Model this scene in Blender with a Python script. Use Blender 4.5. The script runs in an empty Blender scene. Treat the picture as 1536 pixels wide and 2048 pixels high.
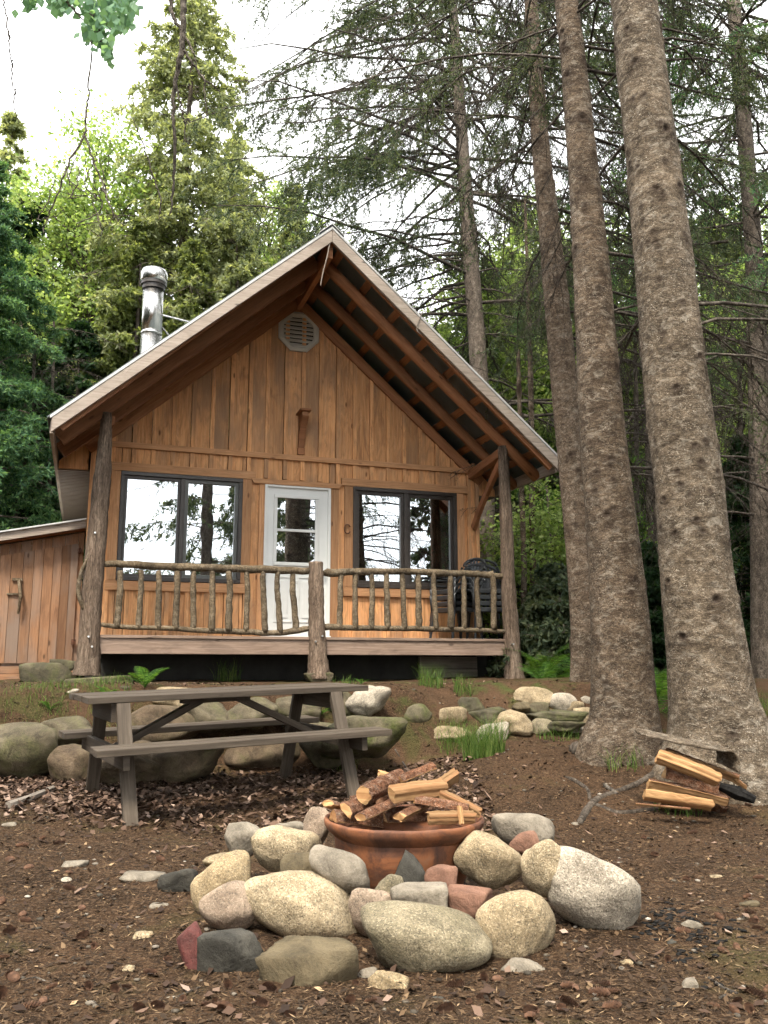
import bpy, bmesh, math, random
import numpy as np
from math import *
from mathutils import Vector, Matrix, noise as mn
random.seed(7); rng=np.random.default_rng(11)
S=bpy.context.scene; COL=S.collection
# ---------------------------------------------------------------- camera maths
F=1750.; PIT=radians(10); CH=.95
def ray(x,y):
    a=(x-768)/F; b=(1024-y)/F
    return Vector((a,cos(PIT)-b*sin(PIT),sin(PIT)+b*cos(PIT)))
CAM=Vector((0,0,CH))
def at(x,y,Y):
    r=ray(x,y); return CAM+r*(Y/r.y)
def mpp(x,y,Y):
    return Y/ray(x,y).y/F
cam=bpy.data.cameras.new('camera'); co=bpy.data.objects.new('camera',cam); COL.objects.link(co)
co.location=CAM; co.rotation_euler=(radians(100),0,0)
cam.sensor_fit='VERTICAL'; cam.sensor_height=24; cam.lens=F/2048*24; cam.clip_end=500; cam.clip_start=.05
S.camera=co
# ---------------------------------------------------------------- terrain
def _lat(seed):
    return np.random.default_rng(seed).random((256,256))
_L=_lat(5)
def vn(x,y):
    x=np.asarray(x,float)+1000.; y=np.asarray(y,float)+1000.
    xi=np.floor(x).astype(int); yi=np.floor(y).astype(int); fx=x-xi; fy=y-yi
    fx=fx*fx*(3-2*fx); fy=fy*fy*(3-2*fy)
    a=_L[xi%256,yi%256]; b=_L[(xi+1)%256,yi%256]; c=_L[xi%256,(yi+1)%256]; d=_L[(xi+1)%256,(yi+1)%256]
    return (a*(1-fx)+b*fx)*(1-fy)+(c*(1-fx)+d*fx)*fy-.5
def ss(a,b,x):
    t=np.clip((x-a)/(b-a),0,1); return t*t*(3-2*t)
def gz(x,y,fine=True):
    x=np.asarray(x,float); y=np.asarray(y,float)
    k=ss(-.1,1.3,x)
    yw=7.75+.05*x
    left=ss(yw-.05,yw+.45,y)*.72+ss(5.5,7.5,y)*.06
    right=ss(5.2,7.3,y)*.29+ss(7.95,8.75,y)*.50*(1-ss(2.2,3.2,x))+ss(7.6,10.2,y)*.50*ss(2.2,3.2,x)
    z=left*(1-k)+right*k
    z=z+np.clip(y-14,0,60)*.06
    z=z-np.clip(-y-4,0,60)*.01
    if fine:
        near=1-ss(12,20,np.abs(y))
        z=z+.05*vn(x*.9,y*.9)*near+.022*vn(x*3.1,y*3.1)*near+.016*vn(x*8,y*8)*near+.010*vn(x*21,y*21)*near
        z=z+.5*vn(x*.12,y*.12)*ss(16,30,np.abs(y))
        ash=np.exp(-((x-.15)**2+(y-3.7)**2)/.5); z=z+.03*ash
    return z
def g1(x,y): return float(gz(x,y))
def ground_hit(x,y):
    r=ray(x,y); lo,hi=.5,60.
    t=1.5
    while t<60:
        P=CAM+r*t
        if P.z<g1(P.x,P.y): return P
        t+=.02
    return CAM+r*20
# ---------------------------------------------------------------- scene bookkeeping
def tag(o,label=None,cat=None,group=None,kind=None):
    if label: o['label']=label
    if cat: o['category']=cat
    if group: o['group']=group
    if kind: o['kind']=kind
    return o
def empty(name,loc=(0,0,0),rz=0,**k):
    o=bpy.data.objects.new(name,None); COL.objects.link(o); o.location=loc; o.rotation_euler=(0,0,rz)
    o.empty_display_size=.2; tag(o,**k); return o
def kids(o): return [c for c in bpy.data.objects if c.parent==o]
def copy_tree(o,parent=None):
    cs=kids(o); c=o.copy(); COL.objects.link(c)
    if parent: c.parent=parent
    for ch in cs: copy_tree(ch,c)
    return c
def link(me,name,mats,parent=None,smooth=False):
    o=bpy.data.objects.new(name,me); COL.objects.link(o)
    for m in (mats if isinstance(mats,(list,tuple)) else [mats]): me.materials.append(m)
    if smooth: me.polygons.foreach_set('use_smooth',[True]*len(me.polygons))
    if parent: o.parent=parent
    return o
class MB:
    def __init__(s): s.v=[]; s.f=[]; s.uv=[]; s.r=[]; s.m=[]
    def face(s,pts,uvs,r,mi=0):
        i=len(s.v); s.v+= [tuple(p) for p in pts]; s.f.append(tuple(range(i,i+len(pts)))); s.uv+=uvs; s.r.append(r); s.m.append(mi)
    def box(s,c,sz,M=None,ax=None,r=None,mi=0,M0=None):
        if r is None: r=random.random()
        if ax is None: ax=max(range(3),key=lambda i:sz[i])
        ou,ov=random.random()*20,random.random()*20
        c=Vector(c); h=[x/2 for x in sz]; i0=len(s.v)
        loc=[(a*h[0],b*h[1],d*h[2]) for a in(-1,1) for b in(-1,1) for d in(-1,1)]
        for p in loc:
            q=Vector(p)
            if M is not None: q=M@q
            s.v.append(tuple(q+c))
        for n,F4 in enumerate([(0,1,3,2),(4,6,7,5),(0,4,5,1),(2,3,7,6),(0,2,6,4),(1,5,7,3)]):
            s.f.append(tuple(i0+k for k in F4)); na=n//2
            o=[i for i in range(3) if i!=ax]
            for k in F4:
                p=loc[k]
                if na==ax: s.uv.append((ou+p[o[0]]*.3,ov+p[o[1]]+3))
                else:
                    w=[i for i in o if i!=na][0]; s.uv.append((ou+p[ax],ov+p[w]+na*.7))
            s.r.append(r); s.m.append(mi)
        return s
    def beam(s,p0,p1,w,h,up=(0,0,1),r=None,mi=0):
        p0=Vector(p0);p1=Vector(p1); x=(p1-p0); L=x.length; x/=L; up=Vector(up)
        y=up.cross(x); y.normalize(); z=x.cross(y)
        M=Matrix((x,y,z)).transposed()
        return s.box((p0+p1)/2,(L,w,h),M=M,ax=0,r=r,mi=mi)
    def tube(s,pts,rad,seg=8,wob=0,r=None,mi=0,cap=True,capmi=None):
        if r is None: r=random.random()
        pts=[Vector(p) for p in pts]
        if not isinstance(rad,(list,tuple)): rad=[rad]*len(pts)
        i0=len(s.v); n=len(pts); ou=random.random()*9; L=0; Ls=[]
        ref=Vector((.31,.52,.79)); d=(pts[-1]-pts[0]).normalized()
        if abs(d.dot(ref))>.9: ref=Vector((1,-.3,.1))
        for i in range(n):
            t=(pts[min(i+1,n-1)]-pts[max(i-1,0)]).normalized(); a=t.cross(ref).normalized(); b=t.cross(a)
            if i: L+=(pts[i]-pts[i-1]).length
            Ls.append(L)
            for k in range(seg):
                th=2*pi*k/seg; q=rad[i]*(1+wob*(random.random()-.5)*2)
                s.v.append(tuple(pts[i]+(a*cos(th)+b*sin(th))*q))
        for i in range(n-1):
            for k in range(seg):
                k2=(k+1)%seg
                s.f.append((i0+i*seg+k,i0+i*seg+k2,i0+(i+1)*seg+k2,i0+(i+1)*seg+k))
                c=rad[i]*2*pi/seg
                s.uv+=[(ou+Ls[i],k*c),(ou+Ls[i],(k+1)*c),(ou+Ls[i+1],(k+1)*c),(ou+Ls[i+1],k*c)]
                s.r.append(r); s.m.append(mi)
        if cap:
            for e,ii in ((0,0),(1,n-1)):
                idx=[i0+ii*seg+k for k in range(seg)]
                if not e: idx=idx[::-1]
                s.f.append(tuple(idx)); s.uv+=[(ou+s.v[q][0],s.v[q][2]+s.v[q][1]) for q in idx]; s.r.append(r); s.m.append(mi if capmi is None else capmi)
        return s
    def prism(s,poly,y0,y1,r=None,mi=0,vert=True):
        # poly in (x,z), extruded along y
        if r is None: r=random.random()
        ou,ov=random.random()*20,random.random()*20; n=len(poly); i0=len(s.v)
        for y in (y0,y1):
            for p in poly: s.v.append((p[0],y,p[1]))
        def u(i):
            p=s.v[i]; return (ou+p[2],ov+p[0]) if vert else (ou+p[0],ov+p[2])
        def add(idx,side=False):
            s.f.append(tuple(idx))
            for i in idx:
                q=u(i); s.uv.append((q[0],q[1]+(s.v[i][1] if side else 0)))
            s.r.append(r); s.m.append(mi)
        add([i0+k for k in range(n)]); add([i0+n+k for k in range(n)][::-1])
        for k in range(n):
            k2=(k+1)%n; add([i0+k,i0+n+k,i0+n+k2,i0+k2],True)
        return s
    def build(s,name,mats,parent=None,smooth=False,bevel=0,fix=True):
        me=bpy.data.meshes.new(name); me.from_pydata(s.v,[],s.f)
        ul=me.uv_layers.new(name='UVMap'); ul.data.foreach_set('uv',np.array(s.uv,'f').ravel())
        a=me.attributes.new('rnd','FLOAT','FACE'); a.data.foreach_set('value',np.array(s.r,'f'))
        me.polygons.foreach_set('material_index',s.m)
        if fix:
            bm=bmesh.new(); bm.from_mesh(me); bmesh.ops.recalc_face_normals(bm,faces=bm.faces); bm.to_mesh(me); bm.free()
        o=link(me,name,mats,parent,smooth)
        if bevel:
            b=o.modifiers.new('Bevel','BEVEL'); b.width=bevel; b.segments=2; b.limit_method='ANGLE'; b.angle_limit=radians(50)
        return o
def npmesh(name,V,Fc,mats,parent=None,rnd=None,smooth=False,mi=None,vcol=None):
    V=np.asarray(V,'f').reshape(-1,3); Fc=np.asarray(Fc,'i'); m,k=Fc.shape
    me=bpy.data.meshes.new(name); me.vertices.add(len(V)); me.vertices.foreach_set('co',V.ravel())
    me.loops.add(m*k); me.loops.foreach_set('vertex_index',Fc.ravel())
    me.polygons.add(m); me.polygons.foreach_set('loop_start',np.arange(0,m*k,k,dtype='i'))
    try: me.polygons.foreach_set('loop_total',np.full(m,k,'i'))
    except Exception: pass
    if rnd is not None:
        a=me.attributes.new('rnd','FLOAT','FACE'); a.data.foreach_set('value',np.asarray(rnd,'f'))
    if vcol is not None:
        a=me.attributes.new('msk','FLOAT','POINT'); a.data.foreach_set('value',np.asarray(vcol,'f'))
    if mi is not None: me.polygons.foreach_set('material_index',np.asarray(mi,'i'))
    me.update(calc_edges=True); me.validate()
    return link(me,name,mats,parent,smooth)
# ---------------------------------------------------------------- materials
class NT:
    def __init__(s,name):
        s.m=bpy.data.materials.new(name); s.m.use_nodes=True; s.t=s.m.node_tree; s.t.nodes.clear()
        s.out=s.n('OutputMaterial'); s.b=s.n('BsdfPrincipled'); s.l(s.b,0,s.out,0)
    def n(s,ty,**k):
        x=s.t.nodes.new('ShaderNode'+ty)
        for a,v in k.items(): setattr(x,a,v)
        return x
    def l(s,a,i,b,j):
        s.t.links.new(a.outputs[i],b.inputs[j])
    def coord(s,kind='Object',scale=(1,1,1)):
        c=s.n('TexCoord'); m=s.n('Mapping'); m.inputs['Scale'].default_value=scale; s.l(c,kind,m,0); return m
    def noise(s,src,scale,det=4,rough=.55,dist=0):
        x=s.n('TexNoise'); x.inputs['Scale'].default_value=scale; x.inputs['Detail'].default_value=det; x.inputs['Roughness'].default_value=rough; x.inputs['Distortion'].default_value=dist
        if src: s.l(src,0,x,'Vector')
        return x
    def vor(s,src,scale,feature='F1'):
        x=s.n('TexVoronoi'); x.feature=feature; x.inputs['Scale'].default_value=scale; s.l(src,0,x,'Vector'); return x
    def ramp(s,src,i,stops,interp='LINEAR'):
        r=s.n('ValToRGB'); e=r.color_ramp; e.interpolation=interp
        while len(e.elements)<len(stops): e.elements.new(.5)
        for q,(p,c) in zip(e.elements,stops): q.position=p; q.color=(*c,1) if len(c)==3 else c
        s.l(src,i,r,0); return r
    def g(s,src,i,stops): return s.ramp(src,i,[(p,(c,c,c)) for p,c in stops])
    def mix(s,fac,a,b,bt='MIX'):
        m=s.n('Mix'); m.data_type='RGBA'; m.blend_type=bt
        def put(v,idx):
            if isinstance(v,tuple) and hasattr(v[0],'outputs'): s.t.links.new(v[0].outputs[v[1]],m.inputs[idx])
            elif isinstance(v,(int,float)): m.inputs[idx].default_value=v if idx==0 else (v,v,v,1)
            elif isinstance(v,tuple): m.inputs[idx].default_value=(*v,1)
            else: s.t.links.new(v.outputs[0],m.inputs[idx])
        put(fac,0); put(a,6); put(b,7)
        class R: outputs=[m.outputs[2]]
        return R
    def attr(s,name='rnd'):
        a=s.n('Attribute'); a.attribute_name=name; return a
    def math(s,op,a,b=None,c=None):
        m=s.n('Math',operation=op)
        for i,v in enumerate((a,b,c)):
            if v is None: continue
            if isinstance(v,(int,float)): m.inputs[i].default_value=v
            elif isinstance(v,tuple): s.t.links.new(v[0].outputs[v[1]],m.inputs[i])
            else: s.t.links.new(v.outputs[0],m.inputs[i])
        return m
    def bump(s,src,i,strength,dist=.01,prev=None):
        b=s.n('Bump'); b.inputs['Strength'].default_value=strength; b.inputs['Distance'].default_value=dist
        s.t.links.new(src.outputs[i],b.inputs['Height'])
        if prev: s.l(prev,0,b,'Normal')
        s.l(b,0,s.b,'Normal'); return b
    def col(s,src): s.t.links.new(src.outputs[0],s.b.inputs['Base Color'])
    def p(s,**k):
        for a,v in k.items(): s.b.inputs[a.replace('_',' ')].default_value=v
def wood(name,c1,c2,c3,var=.35,stain=(.10,.06,.035),stainamt=.5,rough=.75,knots=True,grey=None):
    """sawn wood: grain along UV u; rnd attribute varies each board"""
    t=NT(name); at_=t.attr(); uv=t.coord('UV',(1.6,34,1)); uv2=t.coord('UV',(1,1,1))
    off=t.n('CombineXYZ'); m=t.math('MULTIPLY',(at_,2),37.); t.l(m,0,off,2)
    va=t.n('VectorMath',operation='ADD'); t.l(uv,0,va,0); t.l(off,0,va,1)
    g=t.noise(va,1.5,6,.65,.4)
    base=t.ramp(g,0,[(.25,c1),(.5,c2),(.78,c3)])
    # board to board tint
    sh=t.g(at_,2,[(0,1-var),(.5,1),(1,1+var*.55)])
    x=t.mix(1.,base,sh,'MULTIPLY')
    # blotchy weather stains
    vb=t.n('VectorMath',operation='ADD'); t.l(uv2,0,vb,0); t.l(off,0,vb,1)
    mp=t.n('Mapping'); mp.inputs['Scale'].default_value=(1.3,5,1); t.l(vb,0,mp,0)
    n2=t.noise(mp,1.7,5,.7,1.0); f2=t.g(n2,0,[(.48,0),(.72,stainamt)])
    x=t.mix(f2,x,stain)
    if grey:
        mp3=t.n('Mapping'); mp3.inputs['Scale'].default_value=(.8,2.2,1); t.l(vb,0,mp3,0)
        n3=t.noise(mp3,1.1,4,.6,.3); f3=t.g(n3,0,[(.46,0),(.66,.75)]); x=t.mix(f3,x,grey)
    if knots:
        mp4=t.n('Mapping'); mp4.inputs['Scale'].default_value=(2.2,6,1); t.l(vb,0,mp4,0)
        v=t.vor(mp4,1.0); fk=t.g(v,0,[(.05,.85),(.11,0)]); x=t.mix(fk,x,tuple(q*.35 for q in c1))
    t.col(x); t.p(Roughness=rough,Specular_IOR_Level=.25)
    t.bump(g,0,.35,.004); return t.m
M={}
M['siding']=wood('siding_wood',(.38,.170,.068),(.62,.318,.14),(.74,.45,.235),var=.34,stain=(.13,.070,.042),stainamt=.6,grey=(.27,.17,.105))
M['trim']=wood('trim_wood',(.31,.15,.07),(.47,.25,.122),(.60,.35,.19),var=.3,stainamt=.35)
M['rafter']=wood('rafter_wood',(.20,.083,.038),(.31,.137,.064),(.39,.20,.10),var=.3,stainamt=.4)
M['greywood']=wood('weathered_wood',(.17,.14,.115),(.29,.25,.21),(.38,.34,.29),var=.3,stain=(.09,.075,.06),stainamt=.6)
M['deck']=wood('deck_wood',(.14,.095,.07),(.23,.165,.125),(.32,.24,.19),var=.3,stain=(.07,.05,.04),stainamt=.6)
M['barge']=wood('barge_wood',(.20,.165,.14),(.32,.27,.225),(.42,.36,.31),var=.1,stain=(.13,.10,.08),stainamt=.5)
M['shed']=wood('shed_wood',(.15,.075,.04),(.26,.14,.075),(.34,.20,.12),var=.35,stain=(.10,.05,.03),stainamt=.7,grey=(.21,.165,.135))
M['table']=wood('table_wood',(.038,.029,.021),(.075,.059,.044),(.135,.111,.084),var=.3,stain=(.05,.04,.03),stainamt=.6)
M['split']=wood('split_wood',(.19,.095,.04),(.34,.20,.09),(.50,.34,.175),var=.5,stain=(.26,.11,.045),stainamt=.7,knots=False)
def bark(name,c1,c2,c3,flake=(.50,.45,.37),sc=(1,1,.55),fl=.5,bump=.6,mask=True,scale=1.,big=False):
    t=NT(name); c=t.coord('Object',tuple(q*scale for q in sc))
    n=t.noise(c,9,7,.68,.5); n0=t.noise(c,46,5,.75,.3)
    nn=t.math('ADD',t.math('MULTIPLY',n,.5),t.math('MULTIPLY',n0,.5)); base=t.ramp(nn,0,[(.36,c1),(.5,c2),(.62,c3)])
    bg=t.noise(c,1.7,3,.5); b2=t.g(bg,0,[(.3,.62),(.7,1.3)]); x=t.mix(1.,base,b2,'MULTIPLY')
    dn=t.noise(c,30,3,.6); va=t.n('VectorMath',operation='MULTIPLY_ADD'); t.l(dn,1,va,0); va.inputs[1].default_value=(.05,.05,.05); t.l(c,0,va,2)
    v=t.vor(va,85); sp=t.n('SeparateColor'); t.l(v,'Color',sp,0); vn_=t.noise(c,5,5,.65)
    lf=t.math('MULTIPLY',t.math('MULTIPLY',t.g(sp,0,[(.5,0),(.8,1)]),t.g(v,0,[(.25,1),(.5,0)])),t.g(vn_,0,[(.42,0),(.62,fl)]))
    x=t.mix(lf,x,flake)
    v2=t.vor(va,48 if not big else 30,'DISTANCE_TO_EDGE'); ed=t.g(v2,0,[(0,.35),(.16,1)]); x=t.mix(.75,x,t.mix(1.,x,ed,'MULTIPLY'))
    np_=t.noise(c,11,6,.7,.8); x=t.mix(t.g(np_,0,[(.52,0),(.66,.5*fl)]),x,tuple(q*.8 for q in flake)); nq=t.noise(c,20,4,.7,.4); x=t.mix(1.,x,t.g(nq,0,[(.32,.6),(.6,1.15)]),'MULTIPLY')
    if mask:
        k=t.attr('msk'); x=t.mix(t.math('MULTIPLY',(k,2),1.),x,(.028,.019,.014))
    t.col(x); t.p(Roughness=.92,Specular_IOR_Level=.15)
    b=t.bump(v2,0,bump*.8,.012); b=t.bump(n0,0,bump*.8,.012,b); t.bump(n,0,bump,.02,b); return t.m
M['bark']=bark('spruce_bark',(.038,.028,.019),(.128,.098,.068),(.25,.20,.145),sc=(1,1,1.9),fl=1.,bump=.8)
M['bark2']=bark('brown_spruce_bark',(.032,.023,.016),(.105,.076,.052),(.21,.16,.112),sc=(1,1,1.9),fl=.8,bump=.9)
M['bark_red']=bark('reddish_bark',(.048,.032,.022),(.135,.098,.068),(.25,.195,.145),sc=(1,1,1.5),fl=.7,bump=.9)
M['bark_far']=bark('far_bark',(.06,.05,.04),(.13,.105,.085),(.22,.185,.15),mask=False,fl=.3)
M['cedar']=bark('cedar_post_bark',(.07,.05,.037),(.165,.12,.088),(.27,.21,.16),sc=(1.4,1.4,.16),fl=.15,bump=.7,mask=False)
M['pole']=bark('peeled_pole_bark',(.06,.045,.028),(.14,.105,.066),(.27,.215,.145),sc=(1.2,1.2,1.2),fl=.5,bump=.4,mask=False,scale=1.6)
M['logbark']=bark('firewood_bark',(.07,.035,.022),(.19,.085,.045),(.34,.2,.13),sc=(2,2,2),fl=.5,bump=.8,mask=False)
M['twig']=bark('dead_twig_bark',(.035,.030,.025),(.075,.063,.052),(.15,.13,.108),mask=False,fl=.4)
def plain(name,c,rough=.5,metal=0,**k):
    t=NT(name); t.p(Base_Color=(*c,1),Roughness=rough,Metallic=metal,**k); 
    return t.m
def mottled(name,c1,c2,scale=8,rough=.5,metal=0,bump=0,det=5):
    t=NT(name); c=t.coord('Object'); n=t.noise(c,scale,det,.6,.2); x=t.ramp(n,0,[(.32,c1),(.68,c2)]); t.col(x)
    t.p(Roughness=rough,Metallic=metal)
    if bump: t.bump(n,0,bump,.01)
    return t.m
M['white']=mottled('white_door_paint',(.66,.68,.66),(.74,.75,.73),3,.4)
M['bronze']=mottled('dark_window_frame',(.028,.022,.018),(.045,.036,.03),5,.4)
M['sash']=mottled('grey_window_sash',(.07,.075,.07),(.11,.115,.105),5,.4)
M['vent']=mottled('pale_vent_plastic',(.42,.40,.34),(.52,.50,.44),4,.5)
M['roofmetal']=mottled('galvanised_roof_metal',(.07,.09,.09),(.13,.15,.15),3,.5,.2)
M['edgemetal']=mottled('pale_drip_edge',(.42,.42,.40),(.55,.55,.53),6,.4,.4)
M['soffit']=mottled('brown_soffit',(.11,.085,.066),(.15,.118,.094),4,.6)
M['blackplastic']=mottled('black_chair_plastic',(.012,.014,.016),(.03,.034,.038),4,.35)
M['dark']=mottled('shade_black',(.016,.015,.013),(.035,.034,.03),4,.9)  # near-black standing in for unlit depth under the porch and behind openings
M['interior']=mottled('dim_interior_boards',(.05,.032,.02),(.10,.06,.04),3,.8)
M['iron']=mottled('rusty_iron',(.06,.03,.02),(.16,.07,.04),30,.7,.5)
M['screw']=plain('galvanised_screw',(.6,.6,.58),.35,1.)
M['charcoal']=mottled('charcoal',(.007,.007,.007),(.022,.021,.020),40,.95,0,.6)
M['charcoal'].node_tree.nodes['Principled BSDF'].inputs['Specular IOR Level'].default_value=.1
M['curtain']=mottled('red_curtain',(.25,.02,.015),(.36,.04,.03),6,.9)
def steel():
    t=NT('polished_steel'); c=t.coord('Object',(14,14,.25)); n=t.noise(c,2.2,5,.6,.2)  # vertical streaks in the colour imitate reflections along the pipe
    x=t.ramp(n,0,[(.35,(.45,.44,.43)),(.5,(.58,.57,.56)),(.66,(.70,.69,.68))]); t.col(x); t.p(Metallic=1.,Roughness=.24)
    t.bump(n,0,.04,.01); return t.m
M['steel']=steel()
def glass():
    t=NT('window_glass'); t.t.nodes.remove(t.b)
    gl=t.n('BsdfGlossy'); gl.inputs['Roughness'].default_value=.0; gl.inputs['Color'].default_value=(.92,.96,1,1)
    tr=t.n('BsdfTransparent'); tr.inputs['Color'].default_value=(.62,.66,.64,1)
    mx=t.n('MixShader'); mx.inputs[0].default_value=.52; t.l(tr,0,mx,1); t.l(gl,0,mx,2); t.l(mx,0,t.out,0)
    c=t.coord('Object',(1,1,1)); n=t.noise(c,2.5,2,.4); b=t.n('Bump'); b.inputs['Strength'].default_value=.04; b.inputs['Distance'].default_value=.02; t.l(n,0,b,'Height'); t.l(b,0,gl,'Normal')
    return t.m
M['glass']=glass()
def rust():
    t=NT('rusted_iron_bowl'); c=t.coord('Object',(1,1,1)); n=t.noise(c,7,8,.7,.6)
    x=t.ramp(n,0,[(.3,(.035,.018,.012)),(.46,(.11,.042,.02)),(.58,(.22,.08,.03)),(.75,(.19,.105,.06))])
    c2=t.coord('Object',(3,3,.7)); n2=t.noise(c2,6,5,.7); x=t.mix(t.g(n2,0,[(.5,0),(.7,.6)]),x,(.13,.065,.04))
    t.col(x); t.p(Roughness=.75,Metallic=.15); t.bump(n,0,.5,.006); return t.m
M['rust']=rust()
def granite(name,c1,c2,c3,speck=1.,moss=0,mosscol=(.075,.085,.025),dark=(.06,.055,.045),stripe=False):
    t=NT(name); c=t.coord('Object'); n=t.noise(c,4.5,6,.65,.3); x=t.ramp(n,0,[(.3,c1),(.5,c2),(.7,c3)])
    v=t.vor(c,230); vr=t.n('SeparateColor'); t.l(v,'Color',vr,0)
    x=t.mix(t.g(vr,0,[(.55,0),(.95,.55*speck)]),x,tuple(min(.8,q*1.35) for q in c3))
    x=t.mix(t.g(vr,1,[(.72,0),(.92,.55*speck)]),x,dark)
    n4=t.noise(c,2.1,5,.7,.8); x=t.mix(t.g(n4,0,[(.53,0),(.68,.55)]),x,dark if not moss else mosscol)
    if moss:
        ge=t.n('NewGeometry'); sp=t.n('SeparateXYZ'); t.l(ge,'Normal',sp,0)
        n3=t.noise(c,3.2,6,.7,.4); mm=t.math('MULTIPLY',t.g(n3,0,[(.45,0),(.6,1)]),moss)
        nm=t.noise(c,60,3,.6); mc=t.ramp(nm,0,[(.3,tuple(q*.55 for q in mosscol)),(.7,tuple(q*1.3 for q in mosscol))])
        x=t.mix(mm,x,mc)
    n7=t.noise(c,9,6,.75,.6); x=t.mix(1.,x,t.g(n7,0,[(.3,.52),(.52,1.02),(.72,1.3)]),'MULTIPLY')
    n8=t.noise(c,3.1,5,.7,1.2); x=t.mix(t.g(n8,0,[(.55,0),(.63,.5)]),x,tuple(q*.5 for q in c1))
    t.col(x); t.p(Roughness=.88,Specular_IOR_Level=.25); nb=t.noise(c,38,5,.7)
    b=t.bump(nb,0,.8,.01); t.bump(n7,0,.6,.02,b); return t.m
G={}
G['tan']=granite('tan_granite',(0.155,0.118,0.068),(0.270,0.210,0.128),(0.355,0.290,0.190))
G['cream']=granite('cream_granite',(0.180,0.138,0.082),(0.320,0.255,0.162),(0.410,0.345,0.235))
G['pale']=granite('pale_granite',(0.200,0.168,0.128),(0.330,0.290,0.228),(0.420,0.375,0.305))
G['ochre']=granite('ochre_granite',(0.150,0.105,0.055),(0.265,0.200,0.115),(0.350,0.280,0.175))
G['pink']=granite('pinkish_granite',(0.170,0.125,0.090),(0.270,0.205,0.150),(0.340,0.270,0.200),.8)
G['grey']=granite('grey_stone',(0.120,0.102,0.078),(0.205,0.178,0.138),(0.285,0.250,0.200),.3)
G['olive']=granite('lichened_granite',(0.110,0.094,0.060),(0.195,0.165,0.108),(0.290,0.250,0.170),1.,.35,(.095,.085,.045))
G['slab']=granite('brown_grey_slab',(0.068,0.053,0.030),(0.107,0.085,0.050),(0.136,0.108,0.065),.25)
G['slate']=granite('dark_slate',(0.024,0.023,0.019),(0.051,0.048,0.040),(0.085,0.078,0.063),.2)
G['red']=granite('red_stone',(0.063,0.032,0.029),(0.151,0.047,0.041),(0.126,0.095,0.082),.2)
G['rufous']=granite('rust_brown_stone',(0.117,0.060,0.040),(0.198,0.106,0.072),(0.270,0.153,0.104),.2)
G['wall']=granite('retaining_wall_boulder',(0.048,0.039,0.025),(0.090,0.075,0.048),(0.145,0.122,0.080),.5,.5)
G['wallbrown']=granite('brown_wall_boulder',(0.055,0.038,0.024),(0.100,0.072,0.046),(0.145,0.108,0.072),.5,.2)
G['mossy']=granite('mossy_boulder',(.055,.05,.028),(.105,.09,.056),(.16,.14,.09),.5,1.)
G['mossslate']=granite('mossy_slate',(0.041,0.038,0.024),(0.077,0.068,0.044),(0.126,0.111,0.072),.2,.6)
def leaf(name,stops,trans=.45,rough=.55,nscale=.9):
    t=NT(name); a=t.attr(); c=t.coord('Object'); n=t.noise(c,nscale,3,.5)
    s=t.math('ADD',t.math('MULTIPLY',(a,2),.55),t.math('MULTIPLY',n,.5))
    x=t.ramp(s,0,stops); t.col(x); t.p(Roughness=rough,Specular_IOR_Level=.2)
    tr=t.n('BsdfTranslucent'); y=t.mix(1.,x,(1.25,1.2,.6),'MULTIPLY'); t.t.links.new(y.outputs[0],tr.inputs[0])
    mx=t.n('MixShader'); mx.inputs[0].default_value=trans; t.l(t.b,0,mx,1); t.l(tr,0,mx,2); t.l(mx,0,t.out,0); return t.m
M['fir']=leaf('blue_green_needles',[(.2,(.03,.075,.045)),(.5,(.07,.155,.08)),(.85,(.20,.34,.13))],.45)
M['olive']=leaf('hazed_olive_needles',[(.2,(.11,.135,.07)),(.5,(.245,.285,.155)),(.85,(.44,.48,.29))],.55)  # lightened so the colour carries the glare and haze over far trees
M['midolive']=leaf('mid_olive_needles',[(.2,(.06,.08,.03)),(.5,(.14,.18,.07)),(.85,(.30,.35,.13))],.5)
M['darkneedle']=leaf('dark_needles',[(.2,(.008,.022,.01)),(.5,(.018,.045,.018)),(.85,(.05,.10,.03))],.3)
M['spruce']=leaf('spruce_needles',[(.2,(.035,.056,.036)),(.5,(.072,.102,.060)),(.85,(.16,.19,.10))],.4)
M['bright']=leaf('bright_leaves',[(.2,(.12,.19,.06)),(.5,(.25,.36,.13)),(.85,(.44,.54,.25))],.6)
M['midleaf']=leaf('mid_green_leaves',[(.2,(.03,.08,.015)),(.5,(.07,.17,.03)),(.85,(.17,.30,.06))],.5)
M['birch']=leaf('overhead_leaves',[(.2,(.09,.18,.13)),(.5,(.15,.28,.19)),(.85,(.25,.42,.27))],.6)
M['grass']=leaf('grass_blades',[(.2,(.035,.075,.012)),(.5,(.075,.15,.028)),(.85,(.22,.27,.08))],.35)
def litter(name,stops,rough=.8):
    t=NT(name); a=t.attr(); x=t.ramp(a,2,stops,'LINEAR'); t.col(x); t.p(Roughness=rough,Specular_IOR_Level=.2); return t.m
M['leaflitter']=litter('dead_leaves',[(0,(.02,.012,.008)),(.35,(.055,.032,.021)),(.7,(.12,.075,.052)),(.93,(.22,.15,.11)),(1,(.34,.25,.20))])
M['chips']=litter('needle_litter',[(0,(.018,.012,.007)),(.4,(.045,.028,.016)),(.75,(.085,.052,.028)),(.95,(.16,.105,.058)),(1,(.34,.24,.14))])
M['pebble']=litter('pebbles',[(0,(.04,.034,.026)),(.5,(.10,.085,.065)),(.9,(.18,.155,.125)),(1,(.36,.33,.28))])
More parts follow.
